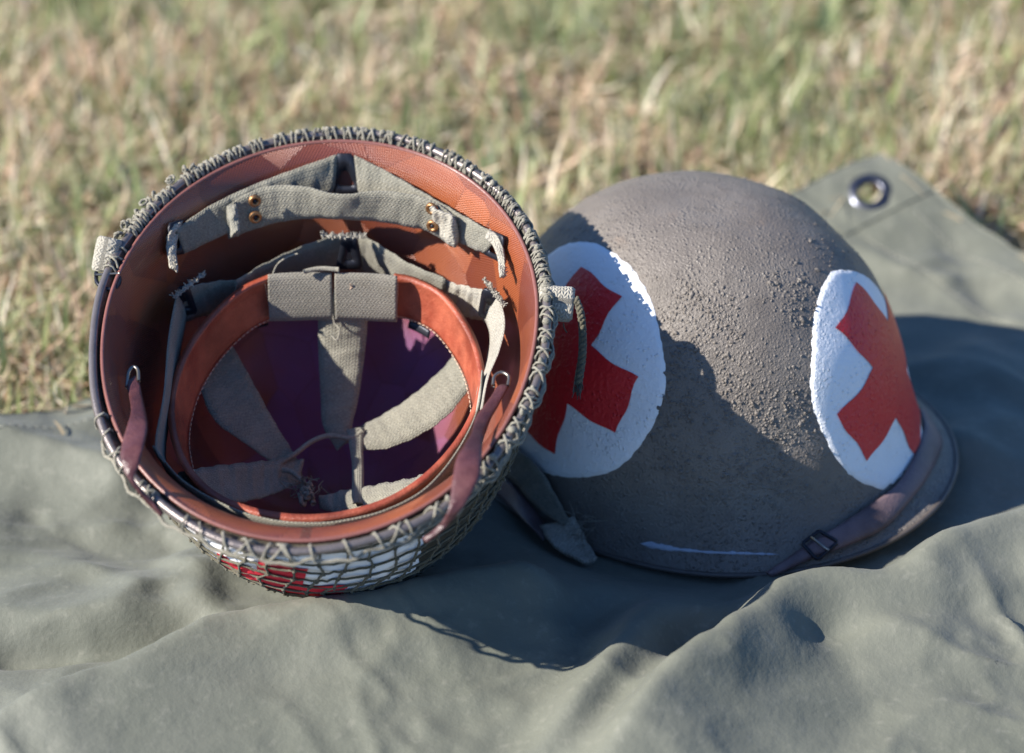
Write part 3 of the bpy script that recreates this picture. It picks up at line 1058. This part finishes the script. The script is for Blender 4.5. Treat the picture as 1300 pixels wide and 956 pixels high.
V_, F_ = cat(fz)
o = add("frayed_thread", V_, F_, M['cord_pale'], r_root); o['kind'] = 'stuff'
# paint worn through to a pale line along the rim
sx = np.linspace(812, 988, 45)
sy = np.interp(sx, [812, 850, 900, 950, 988], [690, 697, 701.5, 703, 704])
sw_ = (1.1 + 2.2 * r.random(45) + 2.5 * np.exp(-((sx - 835) / 18) ** 2)) * np.interp(sx, [812, 822, 970, 988], [.1, 1, .8, .1])
ribbon("paint_scuff", [Prs(a, b - w, .0006) for a, b, w in zip(sx, sy, sw_)], [Prs(a, b + w * .7, .0006) for a, b, w in zip(sx, sy, sw_)], M['scuff'], r_root, thick=.0002, n=90, across=4)

# ------------------------------------------------------------------ the upturned helmet: shell, net, armband
l_root = empty("netted_helmet", (float(LF.c[0]), float(LF.c[1]), 0.0))
tag(l_root, "upturned helmet in a cord net showing its orange brown liner, straps and leather sweatband", "helmet", "medic helmets on the groundsheet")
V1, F1_, U1 = capped(LSHELL, lF, ln, lm, lUV)
q = dome(120, 40, off=LO['off'] - .0016, hoff=LO['hoff'] - .0016)
V2, F2_, U2 = capped(LF.w(q[0]), q[1][:, ::-1], q[3], q[4], q[2])
Vs, Fs_ = cat([(V1, F1_), (V2, F2_)])
add("shell", Vs, Fs_, M['shell_dark'], l_root, uv=np.concatenate([U1, U2]))
ph = np.linspace(0, 2 * np.pi, 220, endpoint=False)
bl = surf(ph, 0 * ph, **LO) + A_([0, 0, -.0004])
bl = bl + .0006 * np.stack([np.sin(ph * 9), np.cos(ph * 7), np.sin(ph * 5)], -1)
V_, F_ = tube(LF.w(bl), .0024, 10, True)
add("rim", V_, F_, M['rim'], l_root)


def skin(phv, zv, lift):
    """point on the outside of the netted shell"""
    zc = np.minimum(zv, (H0 + LO['hoff']) * .995)
    return surf(phv, zc, **LO) + surf_n(phv, zc, **LO) * np.asarray(lift)[..., None]


# cloth armband under the net
nb, mb = 90, 60
bp = np.radians(np.linspace(-29, 40, nb))[:, None]; bz = np.linspace(.0065, .135, mb)[None]
wr = .0012 + .0009 * value_noise(np.degrees(bp) * .22 + 9 + 0 * bz, bz * 150 + 9, 51) + .0007 * np.sin(bz * 520 + 4 * np.sin(bp * 9))
bz2 = bz + .0016 * np.sin(bp * 14) + 0 * bp
Pb = LF.w(skin(bp + 0 * bz, bz2, wr))
V_ = np.concatenate([Pb.reshape(-1, 3), LF.w(skin(bp + 0 * bz, bz2, wr - .0007)).reshape(-1, 3)])
f0 = grid_faces(nb, mb)
ii = np.arange(nb * mb).reshape(nb, mb)
bdr = np.concatenate([ii[:, 0], ii[-1, 1:], ii[-2::-1, -1], ii[0, -2:0:-1]])
F_ = np.concatenate([f0[:, ::-1], f0 + nb * mb, np.stack([bdr, np.roll(bdr, -1), np.roll(bdr, -1) + nb * mb, bdr + nb * mb], -1)])
band = add("cross_armband", V_, F_, M['cotton'], l_root)
Pc, Fc = cross_grid(.038, .0125, 11)
_c, _s = math.cos(.24), math.sin(.24)
Pc = np.stack([Pc[:, 0] * _c - Pc[:, 1] * _s, Pc[:, 0] * _s + Pc[:, 1] * _c], -1)
cph = math.radians(11.0); cz = .0950
zs = cz - Pc[:, 1]; phs = cph + Pc[:, 0] / .118
wrc = .0027 + .0007 * np.sin(zs * 520 + 4 * np.sin(phs * 9))
zs = zs + .0012 * np.sin(phs * 17)
add("red_cross", LF.w(skin(phs, np.maximum(zs, .008), wrc)), Fc, M['cotton_red'], l_root, band)

# cord net
r = np.random.default_rng(23)
NM = 56
zr = [.0045]
while zr[-1] < .155: zr.append(zr[-1] + .0122 * (1 if zr[-1] < .11 else .55))
NR = len(zr)
node_ph = np.zeros((NM, NR)); node_z = np.zeros((NM, NR))
for i in range(NM):
    for j in range(NR):
        node_ph[i, j] = 2 * np.pi * i / NM + .020 * j + r.normal(0, .010) + .03 * math.sin(j * .9 + i * .35)
        node_z[i, j] = zr[j] + r.normal(0, .0011) + .0022 * math.sin(i * .55 + j * .7)
node_z = np.clip(node_z, .002, .158)
net = []
CR = .00074
def strand(p0, z0, p1, z1, n=5, lift=.0031):
    t = np.linspace(0, 1, n)
    L = lift + r.normal(0, .00025, n)
    L[[0, -1]] = lift
    return LF.w(skin(p0 + (p1 - p0) * t + r.normal(0, .0015, n) * np.sin(np.pi * t), z0 + (z1 - z0) * t + r.normal(0, .0002, n), L))
for i in range(NM):
    i2 = (i + 1) % NM
    wrap = 2 * np.pi if i2 == 0 else 0
    for j in range(NR):
        if j + 1 < NR and not (j > 9 and i % 2):
            net.append(tube(strand(node_ph[i, j], node_z[i, j], node_ph[i, j + 1], node_z[i, j + 1], 5), CR, 6))
        if j > 0 and not (j > 11 and j % 2):
            net.append(tube(strand(node_ph[i, j], node_z[i, j], node_ph[i2, j] + wrap, node_z[i2, j], 5), CR, 6))
        if j > 0 and j < 11:
            c = LF.w(skin(node_ph[i, j], node_z[i, j], A_(.0035)))
            net.append(blob(c, .0015, 6, 4, r.uniform(.75, 1.15, 3)))
V_, F_ = cat(net)
o = add("camouflage_net", V_, F_, M['cord'], l_root)

# the net drawn over the rim: loops, crossings and knots, bare on the left side
loops = []
def over(p0, p1, lo=.0045, drop=.006):
    """cord from the outside at angle p0, over the bead, to the inside at angle p1 (helmet frame)"""
    t = np.linspace(0, 1, 9)
    pp = p0 + (p1 - p0) * t
    prof_r = A_([.0032, .0034, .0036, .0028, .0004, -.0022, -.0036, -.0042, -.0046])
    prof_z = A_([lo, .0025, 0, -.0026, -.0038, -.0034, -.0008, drop * .5, drop])
    b = surf(pp, 0 * pp, **LO)
    rad = norm(np.stack([np.cos(pp), np.sin(pp), 0 * pp], -1))
    return LF.w(b + rad * prof_r[:, None] + A_([0, 0, 1.0]) * prof_z[:, None])
deg = 0.0
while deg < 360:
    bare = 58 < deg < 100
    rear = 118 < deg < 262
    right = 262 <= deg < 335
    stepd = 3.1 if rear else 7.4 if right else 6.3
    p = math.radians(deg + r.normal(0, .5))
    d = math.radians(stepd)
    if not bare:
        loops.append(tube(over(p, p + r.normal(0, .35) * d), .00072 * r.uniform(.75, 1.25), 6))
        if right or r.random() < (.75 if rear else .35):
            loops.append(tube(over(p, p + d * .85), .00075, 6))
            loops.append(tube(over(p + d * .85, p), .00075, 6))
        if right or rear:
            b = surf(p, 0., **LO) + A_([0, 0, -.0036])
            loops.append(blob(LF.w(b), (.0015 if rear else .0020) * r.uniform(.7, 1.2), 7, 5, r.uniform(.7, 1.3, 3)))
        elif r.random() < .25:
            b = surf(p, 0.002, **LO) + norm(A_([math.cos(p), math.sin(p), 0])) * .004
            loops.append(blob(LF.w(b), .0022 * r.uniform(.7, 1.1), 7, 5, r.uniform(.7, 1.3, 3)))
    deg += stepd * r.uniform(.85, 1.15)
# drawn cord running along the rim, outside and inside
for rr, z_, rad_, a0, a1 in ((.0035, .0042, .0011, 112, 412), (-.0045, .0052, .0010, 112, 408), (.0036, .0008, .0008, 120, 340)):
    pp = np.radians(np.linspace(a0, a1, 260))
    b = surf(pp, 0 * pp, **LO)
    rad = np.stack([np.cos(pp), np.sin(pp), 0 * pp], -1)
    wv = .0009 * np.sin(pp * 31) + .0006 * np.sin(pp * 67 + 1)
    loops.append(tube(LF.w(b + rad * (rr + wv)[:, None] + A_([0, 0, 1.0]) * (z_ + wv)[:, None]), rad_, 6))
# bunched knots on the left shoulder of the rim
for q in range(46):
    p = math.radians(r.uniform(108, 150)); b = surf(p, 0., **LO)
    rad = A_([math.cos(p), math.sin(p), 0])
    c = LF.w(b + rad * r.uniform(.001, .0065) + A_([0, 0, 1.0]) * r.uniform(-.0045, .005))
    t = np.linspace(0, 2 * np.pi, 9)[:-1]
    ax1 = norm(r.normal(0, 1, 3)); ax2 = norm(np.cross(ax1, r.normal(0, 1, 3)))
    rr = r.uniform(.0016, .003)
    loops.append(tube(c + rr * (np.cos(t)[:, None] * ax1 + .7 * np.sin(t)[:, None] * ax2), .00085, 6, True))
V_, F_ = cat(loops)
o = add("rim_lacing", V_, F_, M['cord_pale'], l_root)

# ------------------------------------------------------------------ the liner and everything fixed inside it
V1, F1_, U1 = capped(LF.w(iV), iF[:, ::-1], i_n, i_m, iUV)
q = dome(120, 40, off=IN['off'] + .0022, hoff=IN['hoff'] + .0022, flare=.9)
V2, F2_, U2 = capped(LF.w(q[0]), q[1], q[3], q[4], q[2])
Vs, Fs_ = cat([(V1, F1_), (V2, F2_)])
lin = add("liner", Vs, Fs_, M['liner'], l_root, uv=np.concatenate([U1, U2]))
ph = np.linspace(0, 2 * np.pi, 220, endpoint=False)
be = surf(ph, 0 * ph, off=IN['off'] + .0011, hoff=IN['hoff'], flare=.9)
V_, F_ = tube(LF.w(be), .0012, 8, True)
add("liner_rim", V_, F_, M['liner_edge'], l_root, lin)


def rb(name, Np, Dp, z0, z1, mat, **k):
    return ribbon(name, pz_list(Np, z0), pz_list(Dp, z1), mat, l_root, **k)


def shift(L, dx, dy): return [(a + dx, b + dy) for a, b in L]


# web suspension round the inside
S1 = [(300, 357), (318, 345), (338, 334), (381, 314), (431, 298), (455, 298), (483, 312), (520, 335), (566, 354)]
susp = rb("suspension_band", S1, shift(S1, -2, 46), .042, .082, M['web'], n=70, thick=.0016, wob=.0003)
S2 = [(312, 355), (280, 357), (250, 362), (224, 372)]
rb("suspension_band", S2, shift(S2, 4, 40), [.046, .044, .038, .033], [.084, .080, .066, .054], M['web'], n=40, thick=.0016, wob=.0003)
rb("suspension_band", [(224, 374), (214, 430), (208, 500), (198, 555), (184, 584), (190, 600)], [(238, 396), (228, 450), (219, 510), (210, 570), (205, 606), (215, 625)], .030, .052, M['web'], n=50, thick=.0016)
S4 = [(186, 570), (230, 610), (290, 643), (345, 660), (400, 664), (440, 661), (490, 648), (540, 620), (580, 573), (606, 520), (612, 470)]
rb("suspension_band", S4, shift(S4, 4, 24), .030, .052, M['web'], n=90, thick=.0018)
S5 = [(556, 354), (585, 362), (610, 368), (634, 376)]
rb("suspension_band", S5, shift(S5, -3, 38), [.048, .042, .036, .030], [.086, .076, .064, .052], M['web_pale'], n=40, thick=.0016, wob=.0005)
rb("suspension_band", [(634, 376), (641, 410), (634, 445), (620, 480), (612, 520)], [(612, 396), (622, 425), (618, 455), (607, 492), (602, 525)], .028, .050, M['web_pale'], n=50, thick=.0016)

# crown straps
rb("crown_strap", [(404, 392), (404, 440), (407, 500), (410, 540), (428, 572)], [(468, 392), (464, 440), (456, 500), (448, 536), (446, 562)], [.062, .085, .105, .112, .114], [.062, .085, .105, .112, .114], M['web'], n=60, bulge=.002, wob=.0003)
rb("crown_strap", [(290, 430), (318, 480), (345, 530), (367, 566), (378, 584)], [(246, 470), (270, 530), (310, 562), (342, 585), (362, 600)], [.084, .090, .100, .108, .110], [.080, .088, .098, .106, .110], M['web'], n=60, bulge=.002, wob=.0003)
rb("crown_strap", [(594, 430), (560, 470), (520, 505), (480, 530), (450, 545)], [(604, 480), (575, 520), (540, 548), (495, 568), (456, 572)], [.084, .090, .100, .108, .110], [.080, .088, .098, .106, .110], M['web'], n=60, bulge=.002, wob=.0003)
rb("crown_strap", [(226, 600), (270, 592), (320, 587), (360, 583), (386, 584)], [(250, 650), (290, 640), (330, 633), (360, 622), (383, 612)], [.060, .080, .096, .106, .110], [.058, .076, .094, .104, .109], M['web'], n=60, bulge=.003, wob=.0005)
rb("crown_strap", [(560, 590), (530, 605), (480, 615), (440, 622), (410, 630)], [(560, 650), (520, 652), (470, 655), (430, 652), (406, 645)], [.060, .078, .094, .104, .109], [.056, .074, .092, .102, .108], M['web'], n=60, bulge=.003, wob=.0005)
rb("crown_strap", [(440, 546), (444, 570), (447, 595), (446, 640)], [(463, 544), (461, 570), (462, 595), (462, 640)], [.106, .107, .104, .092], [.106, .107, .104, .092], M['web'], n=40, bulge=.001)
lace = pz_list([(352, 590), (372, 578), (395, 561), (418, 553), (446, 556), (460, 548)], .106)
kn = [tube(crom(lace, 30), .0015, 7), tube(crom(pz_list([(398, 640), (392, 625), (384, 612), (372, 600), (358, 596)], .103), 24), .0017, 7)]
for q in range(15):
    c0 = Pz(387 + r.normal(0, 4), 626 + r.normal(0, 5), .100)
    t = np.linspace(0, 2 * np.pi, 9)[:-1]
    ax1 = norm(r.normal(0, 1, 3)); ax2 = norm(np.cross(ax1, r.normal(0, 1, 3)))
    kn.append(tube(c0 + r.uniform(.002, .0045) * (np.cos(t)[:, None] * ax1 + .6 * np.sin(t)[:, None] * ax2), .0014, 6, True))
for q in range(60):
    c0 = Pz(384 + r.normal(0, 7), 620 + r.normal(0, 6), .099)
    d_ = r.normal(0, 1, 3) * A_([.0036, .0036, .003]) + A_([.0, .001, .0015])
    kn.append(tube(A_([c0, c0 + d_ * .5 + r.normal(0, .0012, 3), c0 + d_]), .0003, 4))
V_, F_ = cat(kn)
add("crown_lace", V_, F_, M['cord_pale'], l_root)

# leather sweatband with its elastic adjuster
NE = [(345, 349), (305, 368), (265, 405), (235, 450), (219, 500), (219, 545), (235, 590), (270, 627), (320, 648), (380, 657), (440, 652), (500, 632), (550, 597), (590, 548), (611, 495), (607, 450), (590, 410), (560, 372), (525, 354), (500, 349)]
_ne = (pz_list(NE, .042) - LF.c) @ LF.M
_mid = _ne.mean(0)
SWD = LF.w(np.stack([_mid[0] + (_ne[:, 0] - _mid[0]) * .93, _mid[1] + (_ne[:, 1] - _mid[1]) * .93, _ne[:, 2] + .028], -1))
sw = ribbon("sweatband", pz_list(NE, .042), SWD, M['leather'], l_root, thick=.0022, n=180, across=11, bulge=-.0010, roll=.0016)
# row of stitches along the deep edge and across both ends
st = []
Dn = crom(pz_list(NE, .042), 400); Dd = crom(SWD, 400)
inw = norm(LF.w(A_([0, 0, .06])) - (Dn + Dd) / 2)
for q in range(2, 396, 3):
    a0 = Dn[q] * .07 + Dd[q] * .93 + inw[q] * .0016; a1 = Dn[q + 2] * .07 + Dd[q + 2] * .93 + inw[q + 2] * .0016
    st.append(tube(A_([a0, (a0 + a1) / 2 + inw[q] * .0003, a1]), .00030, 4))
for q in (6, 392):
    for w in np.linspace(.08, .86, 12):
        a0 = Dn[q] * (1 - w) + Dd[q] * w + inw[q] * .0018; a1 = Dn[q] * (.96 - w) + Dd[q] * (w + .04) + inw[q] * .0018
        st.append(tube(A_([a0, (a0 + a1) / 2 + inw[q] * .0003, a1]), .00030, 4))
V_, F_ = cat(st)
o = add("stitching", V_, F_, M['stitch'], l_root, sw); o['kind'] = 'stuff'
ad = rb("size_adjuster", [(340, 349), (360, 347), (392, 346), (421, 347)], [(342, 407), (362, 407), (392, 406), (423, 405)], .038, .066, M['web_flat'], n=30, thick=.0030, across=9, bulge=-.0006)
ad2 = rb("size_adjuster", [(425, 347), (450, 347), (478, 348), (504, 351)], [(426, 405), (450, 406), (478, 407), (504, 408)], .037, .065, M['web_flat'], n=30, thick=.0034, across=9, bulge=-.0006)
inward = norm(LF.w(A_([0, 0, .05])) - Pz(425, 375, .05))
st = []
for q in range(9):
    p0 = Pz(446 + r.normal(0, 1), 357 + q * 4.2, .041 + q * .0026) + inward * .0021
    p1 = Pz(446 + r.normal(0, 1.5), 360 + q * 4.2, .043 + q * .0026) + inward * .0021
    st.append(tube(A_([p0, (p0 + p1) / 2 + inward * .0004, p1]), .0004, 5))
V_, F_ = cat(st)
o = add("stitching", V_, F_, M['stitch'], l_root, ad2); o['kind'] = 'stuff'
th = [tube(crom(A_([Pz(424, 345, .036), Pz(430, 342, .035), Pz(424, 376, .052) + inward * .001, Pz(424, 404, .066) + inward * .002, Pz(431, 418, .068), Pz(428, 432, .068), Pz(421, 426, .068)]), 30), .0006, 5),
      tube(crom(A_([Pz(344, 352, .042) + inward * .002, Pz(352, 336, .036), Pz(366, 326, .032), Pz(378, 322, .030)]), 20), .0005, 5),
      tube(crom(A_([Pz(385, 345, .034), Pz(405, 341, .034), Pz(430, 342, .034)]), 12), .0015, 6)]
V_, F_ = cat(th)
add("loose_thread", V_, F_, M['cord_pale'], l_root)
tab = rb("leather_tab", [(301, 413), (322, 409), (340, 406)], [(302, 423), (323, 417), (341, 413)], .070, .074, M['dark'], n=12, thick=.0014)
rb("leather_tab", [(520, 407), (535, 413), (546, 420)], [(518, 416), (533, 423), (544, 430)], .070, .074, M['dark'], n=12, thick=.0014)

# neck band and nape strap at the back
rb("neck_band", [(222, 292), (262, 264), (310, 240), (360, 220), (428, 196)], [(234, 322), (280, 300), (320, 283), (370, 262), (424, 246)], [.012, .010, .008, .006, .004], [.028, .026, .025, .024, .024], M['web'], n=50, thick=.0018, wob=.0003)
rb("neck_band", [(450, 197), (490, 217), (540, 246), (585, 272), (634, 300)], [(456, 247), (500, 262), (545, 284), (580, 306), (616, 322)], [.004, .006, .008, .009, .011], [.024, .024, .025, .026, .028], M['web'], n=50, thick=.0018, wob=.0003)
nape = rb("nape_strap", [(288, 262), (318, 244), (345, 236), (385, 237), (430, 247), (480, 243), (520, 247), (548, 255), (580, 276)], [(290, 303), (325, 290), (358, 281), (395, 277), (430, 278), (480, 281), (520, 288), (545, 294), (574, 313)], [.010, .008, .007, .006, .006, .006, .006, .007, .010], [.030, .029, .027, .026, .025, .026, .027, .028, .031], M['web'], n=80, thick=.0022, wob=.0002)
V_, F_, u_ = ribbon_geo(pz_list([(545, 264), (560, 268), (575, 276)], .006), pz_list([(552, 284), (562, 300), (576, 315)], .024), .0042, 24, 7, .002, 0, .0007)
add("strap_fold", V_, F_, M['web_pale'], l_root, nape, uv=u_)
V_, F_, u_ = ribbon_geo(pz_list([(288, 264), (291, 280), (294, 300)], .008), pz_list([(300, 262), (303, 278), (304, 298)], .010), .0040, 24, 7, .001, 0, .0006)
add("strap_fold", V_, F_, M['web'], l_root, nape, uv=u_)
for px, py, z in ((323, 254, .012), (324, 275, .023), (549, 264, .012), (550, 286, .024)):
    c = Pz(px, py, z - .0025)
    nn = norm(.6 * TOCAM + .9 * norm(LF.w(A_([0, 0, .05])) - c) + A_([0, 0, .2]))
    x = norm(np.cross(nn, A_([.3, .2, .9]))); y = np.cross(nn, x)
    c = c + nn * .0016
    pr_ = [(.0011, -.0008), (.0014, .0002), (.0020, .0008), (.0029, .0009), (.0036, .0003), (.0038, -.0010)]
    t = np.linspace(0, 2 * np.pi, 20, endpoint=False)
    V_ = A_([[c + (x * math.cos(b) + y * math.sin(b)) * a + nn * h for a, h in pr_] for b in t]).reshape(-1, 3)
    rv = add("rivet", V_, grid_faces(20, 6, True), M['brass'], l_root, nape)
    V_, F_ = blob(c - nn * .0004, .0013, 8, 4)
    add("rivet_hole", V_, F_, M['dark'], l_root, nape)


def washer(quad, z0, z1, hole, depth_dir):
    """bent trapezoid plate with a slot; quad = top-left, top-right, bottom-right, bottom-left"""
    P4 = A_([Pz(*quad[0], z0), Pz(*quad[1], z0), Pz(*quad[2], z1), Pz(*quad[3], z1)])
    c = P4.mean(0)
    n = norm(np.cross(P4[1] - P4[0], P4[3] - P4[0])); n = n if n @ TOCAM > 0 else -n
    def rr(P, k):   # rounded outline
        out = []
        for i in range(4):
            a, b = P[i], P[(i + 1) % 4]
            for t in (.12, .37, .63, .88): out.append(a * (1 - t) + b * t)
        return A_(out)
    o1 = rr(P4, 0)
    Pi = c + (P4 - c) * A_(hole)[:, None] + (P4[3] + P4[2] - P4[0] - P4[1]) / 2 * .10
    i1 = rr(Pi, 0)
    m = len(o1)
    th = .0012
    rings = np.stack([o1 - n * th, o1, c + (o1 - c) * .97 + n * .0004, i1 + n * .0004, i1 - n * th], 1)
    return rings.reshape(-1, 3), grid_faces(m, 5, True, True)


for quad, z0, z1, hole in (
        ([(426, 195), (448, 195), (465, 246), (415, 246)], .004, .024, (.35, .35, .42, .42)),
        ([(434, 298), (453, 298), (462, 342), (426, 342)], .034, .056, (.2, .2, .28, .28)),
        ([(226, 366), (240, 362), (252, 398), (222, 402)], .028, .050, (.2, .2, .3, .3)),
        ([(612, 366), (634, 372), (636, 408), (606, 402)], .026, .048, (.2, .2, .3, .3)),
        ([(214, 284), (232, 278), (236, 322), (214, 326)], .011, .029, (.3, .3, .4, .4)),
        ([(622, 292), (640, 300), (636, 334), (612, 322)], .009, .027, (.3, .3, .4, .4))):
    V_, F_ = washer(quad, z0, z1, hole, None)
    add("strap_washer", V_, F_, M['dark'], l_root)
# saw-toothed and frayed web ends
fr = []
for x0, y0, x1, y1, z in ((408, 299, 466, 300, .031), (220, 378, 260, 347, .027), (614, 354, 640, 388, .025), (215, 300, 224, 345, .014), (634, 302, 640, 352, .012)):
    for q in range(110):
        t = r.random()
        c = Pz(x0 + (x1 - x0) * t, y0 + (y1 - y0) * t + r.normal(0, .8), z)
        d_ = r.normal(0, .0008, 3) + norm(c - LF.w(A_([0, 0, .09]))) * .0009
        fr.append(tube(A_([c - d_ * .6, c + r.normal(0, .0003, 3), c + d_]), .00032, 5))
V_, F_ = cat(fr)
o = add("frayed_thread", V_, F_, M['web_pale'], l_root); o['kind'] = 'stuff'
rb("strap_tail", [(220, 285), (213, 300), (212, 320), (216, 340)], [(232, 280), (225, 300), (224, 322), (226, 345)], [.010, .011, .012, .013], [.010, .012, .014, .016], M['web_pale'], n=24, thick=.0018, wob=.0004)
rb("strap_tail", [(622, 290), (634, 302), (641, 325), (641, 350)], [(616, 302), (626, 312), (632, 330), (634, 352)], [.007, .008, .009, .010], [.008, .009, .010, .011], M['web_pale'], n=24, thick=.0020, wob=.0005)

# leather chin strap: one end each side of the liner, twisting over both rims
def strap_over(Np, Dp, z0, z1):
    A1 = [Pz(p[0], p[1], q) if k < 2 else LF.plane(p[0], p[1], q) for k, (p, q) in enumerate(zip(Np, z0))]
    B1 = [Pz(p[0], p[1], q) if k < 2 else LF.plane(p[0], p[1], q) for k, (p, q) in enumerate(zip(Dp, z1))]
    ribbon("chin_strap", A1, B1, M['leather_dark'], l_root, thick=.0017, n=80, across=9, bulge=.0003, wob=.00015)
strap_over([(160, 486), (164, 505), (166, 524), (160, 546), (153, 574), (157, 596), (168, 616), (186, 638), (204, 656)],
   [(176, 476), (180, 500), (186, 528), (187, 545), (182, 568), (176, 592), (171, 609), (192, 634), (208, 652)],
   [.012, .008, .000, -.008, -.012, -.011, -.006, .004, .010], [.014, .010, .000, -.009, -.013, -.012, -.008, .002, .008])
strap_over([(632, 490), (620, 508), (604, 530), (597, 552), (580, 582), (574, 612), (569, 648), (556, 668), (536, 684)],
   [(646, 490), (631, 518), (617, 543), (613, 562), (611, 585), (608, 606), (592, 638), (566, 670), (541, 689)],
   [.014, .010, .002, -.006, -.012, -.013, -.009, .001, .007], [.013, .009, .001, -.007, -.013, -.014, -.010, .000, .006])
for L, z in (([(161, 492), (163, 474), (169, 466), (175, 470), (176, 484)], .012), ([(626, 490), (628, 478), (637, 473), (646, 478), (645, 490)], .013)):
    V_, F_ = tube(crom(pz_list(L, z), 24), .0011, 7)
    add("strap_clip", V_, F_, M['wire'], l_root)

# bundled web chin-strap ends outside the rim
def bundle(c, axis, L, ra, rb_, mat, seed):
    q = np.random.default_rng(seed)
    axis = norm(axis)
    a = norm(TOCAM - axis * (TOCAM @ axis)); b = np.cross(axis, a)
    t = np.linspace(0, 2 * np.pi, 30, endpoint=False)
    s = np.linspace(-.5, .5, 12)
    rows = []
    for k, v in enumerate(s):
        e = .86 if k in (0, len(s) - 1) else 1.0
        ca, sb = np.cos(t), np.sin(t)
        sx = np.sign(ca) * np.abs(ca) ** .72; sy = np.sign(sb) * np.abs(sb) ** .72
        w = 1 + .035 * np.sin(t * 3 + v * 5 + seed) + q.normal(0, .006, 30)
        rows.append(c + axis * v * L + a * (sx * ra * e * w)[:, None] + b * (sy * rb_ * e * w)[:, None])
    V = A_(rows)
    uv = np.stack([np.repeat((s * L)[:, None] * 1.0, 30, 1), np.repeat((t * (ra + rb_) / 2)[None], 12, 0)], -1).reshape(-1, 2)[:, ::-1]
    F = grid_faces(12, 30, False, True)
    V = V.reshape(-1, 3)
    caps = []
    for row, sg in ((0, 1), (11, -1)):
        for k in range(14): caps.append([row * 30 + k, row * 30 + k + 1, row * 30 + 28 - k, row * 30 + 29 - k][::sg])
    return V, np.concatenate([F, A_(caps)]), uv


cR = LF.plane(706, 385, .008) + TOCAM * .0040
V_, F_, u_ = bundle(cR, RIGHT - .10 * UP, .0195, .0055, .0098, M['web_pale'], 3)
bun = add("strap_bundle", V_, F_, M['web_pale'], l_root, uv=u_)
V_, F_, u_ = bundle(cR + TOCAM * .0006 - RIGHT * .001, RIGHT - .10 * UP, .0180, .0064, .0106, M['web_pale'], 9)
tas = crom(A_([cR + RIGHT * .0105 + UP * .003 + TOCAM * .003, cR + RIGHT * .0135 - UP * .006 + TOCAM * .005, cR + RIGHT * .0145 - UP * .018 + TOCAM * .004, cR + RIGHT * .0142 - UP * .030 + TOCAM * .003, cR + RIGHT * .0120 - UP * .045 + TOCAM * .002]), 40)
tt = np.linspace(0, 1, 40)
ps_ = []
for k in range(3):
    an = tt * 34 + k * 2.094
    ps_.append(tube(tas + .0011 * (np.cos(an)[:, None] * RIGHT + np.sin(an)[:, None] * TOCAM), .0012 + .0005 * tt, 6))
for k in range(34):
    p0 = tas[34] + r.normal(0, .0008, 3); p1 = tas[-1] + r.normal(0, .0016, 3) - UP * r.uniform(.001, .006)
    ps_.append(tube(A_([p0, (p0 + p1) / 2 + r.normal(0, .0004, 3), p1]), .0003, 4))
ps_.append(tube(crom(A_([cR + RIGHT * .004 - UP * .011, cR + RIGHT * .0045 - UP * .014, cR + RIGHT * .006 - UP * .0165]), 8), .0004, 5))
V_, F_ = cat(ps_)
add("tassel_cord", V_, F_, M['cord'], l_root, bun)
cL = LF.plane(136, 324, .002)
V_, F_, u_ = bundle(cL, .22 * RIGHT + UP, .0200, .0068, .0072, M['web_pale'], 5)
add("strap_bundle", V_, F_, M['web_pale'], l_root, uv=u_)
V_, F_ = tube(crom(pz_list([(122, 346), (123, 358), (132, 366), (146, 366), (152, 356), (148, 345)], .001), 30), .0012, 7)
add("strap_loop", V_, F_, M['dark'], l_root)
V_, F_ = tube(crom(pz_list([(120, 349), (135, 348), (152, 347)], -.001), 12), .0008, 6)
add("strap_loop", V_, F_, M['wire'], l_root)
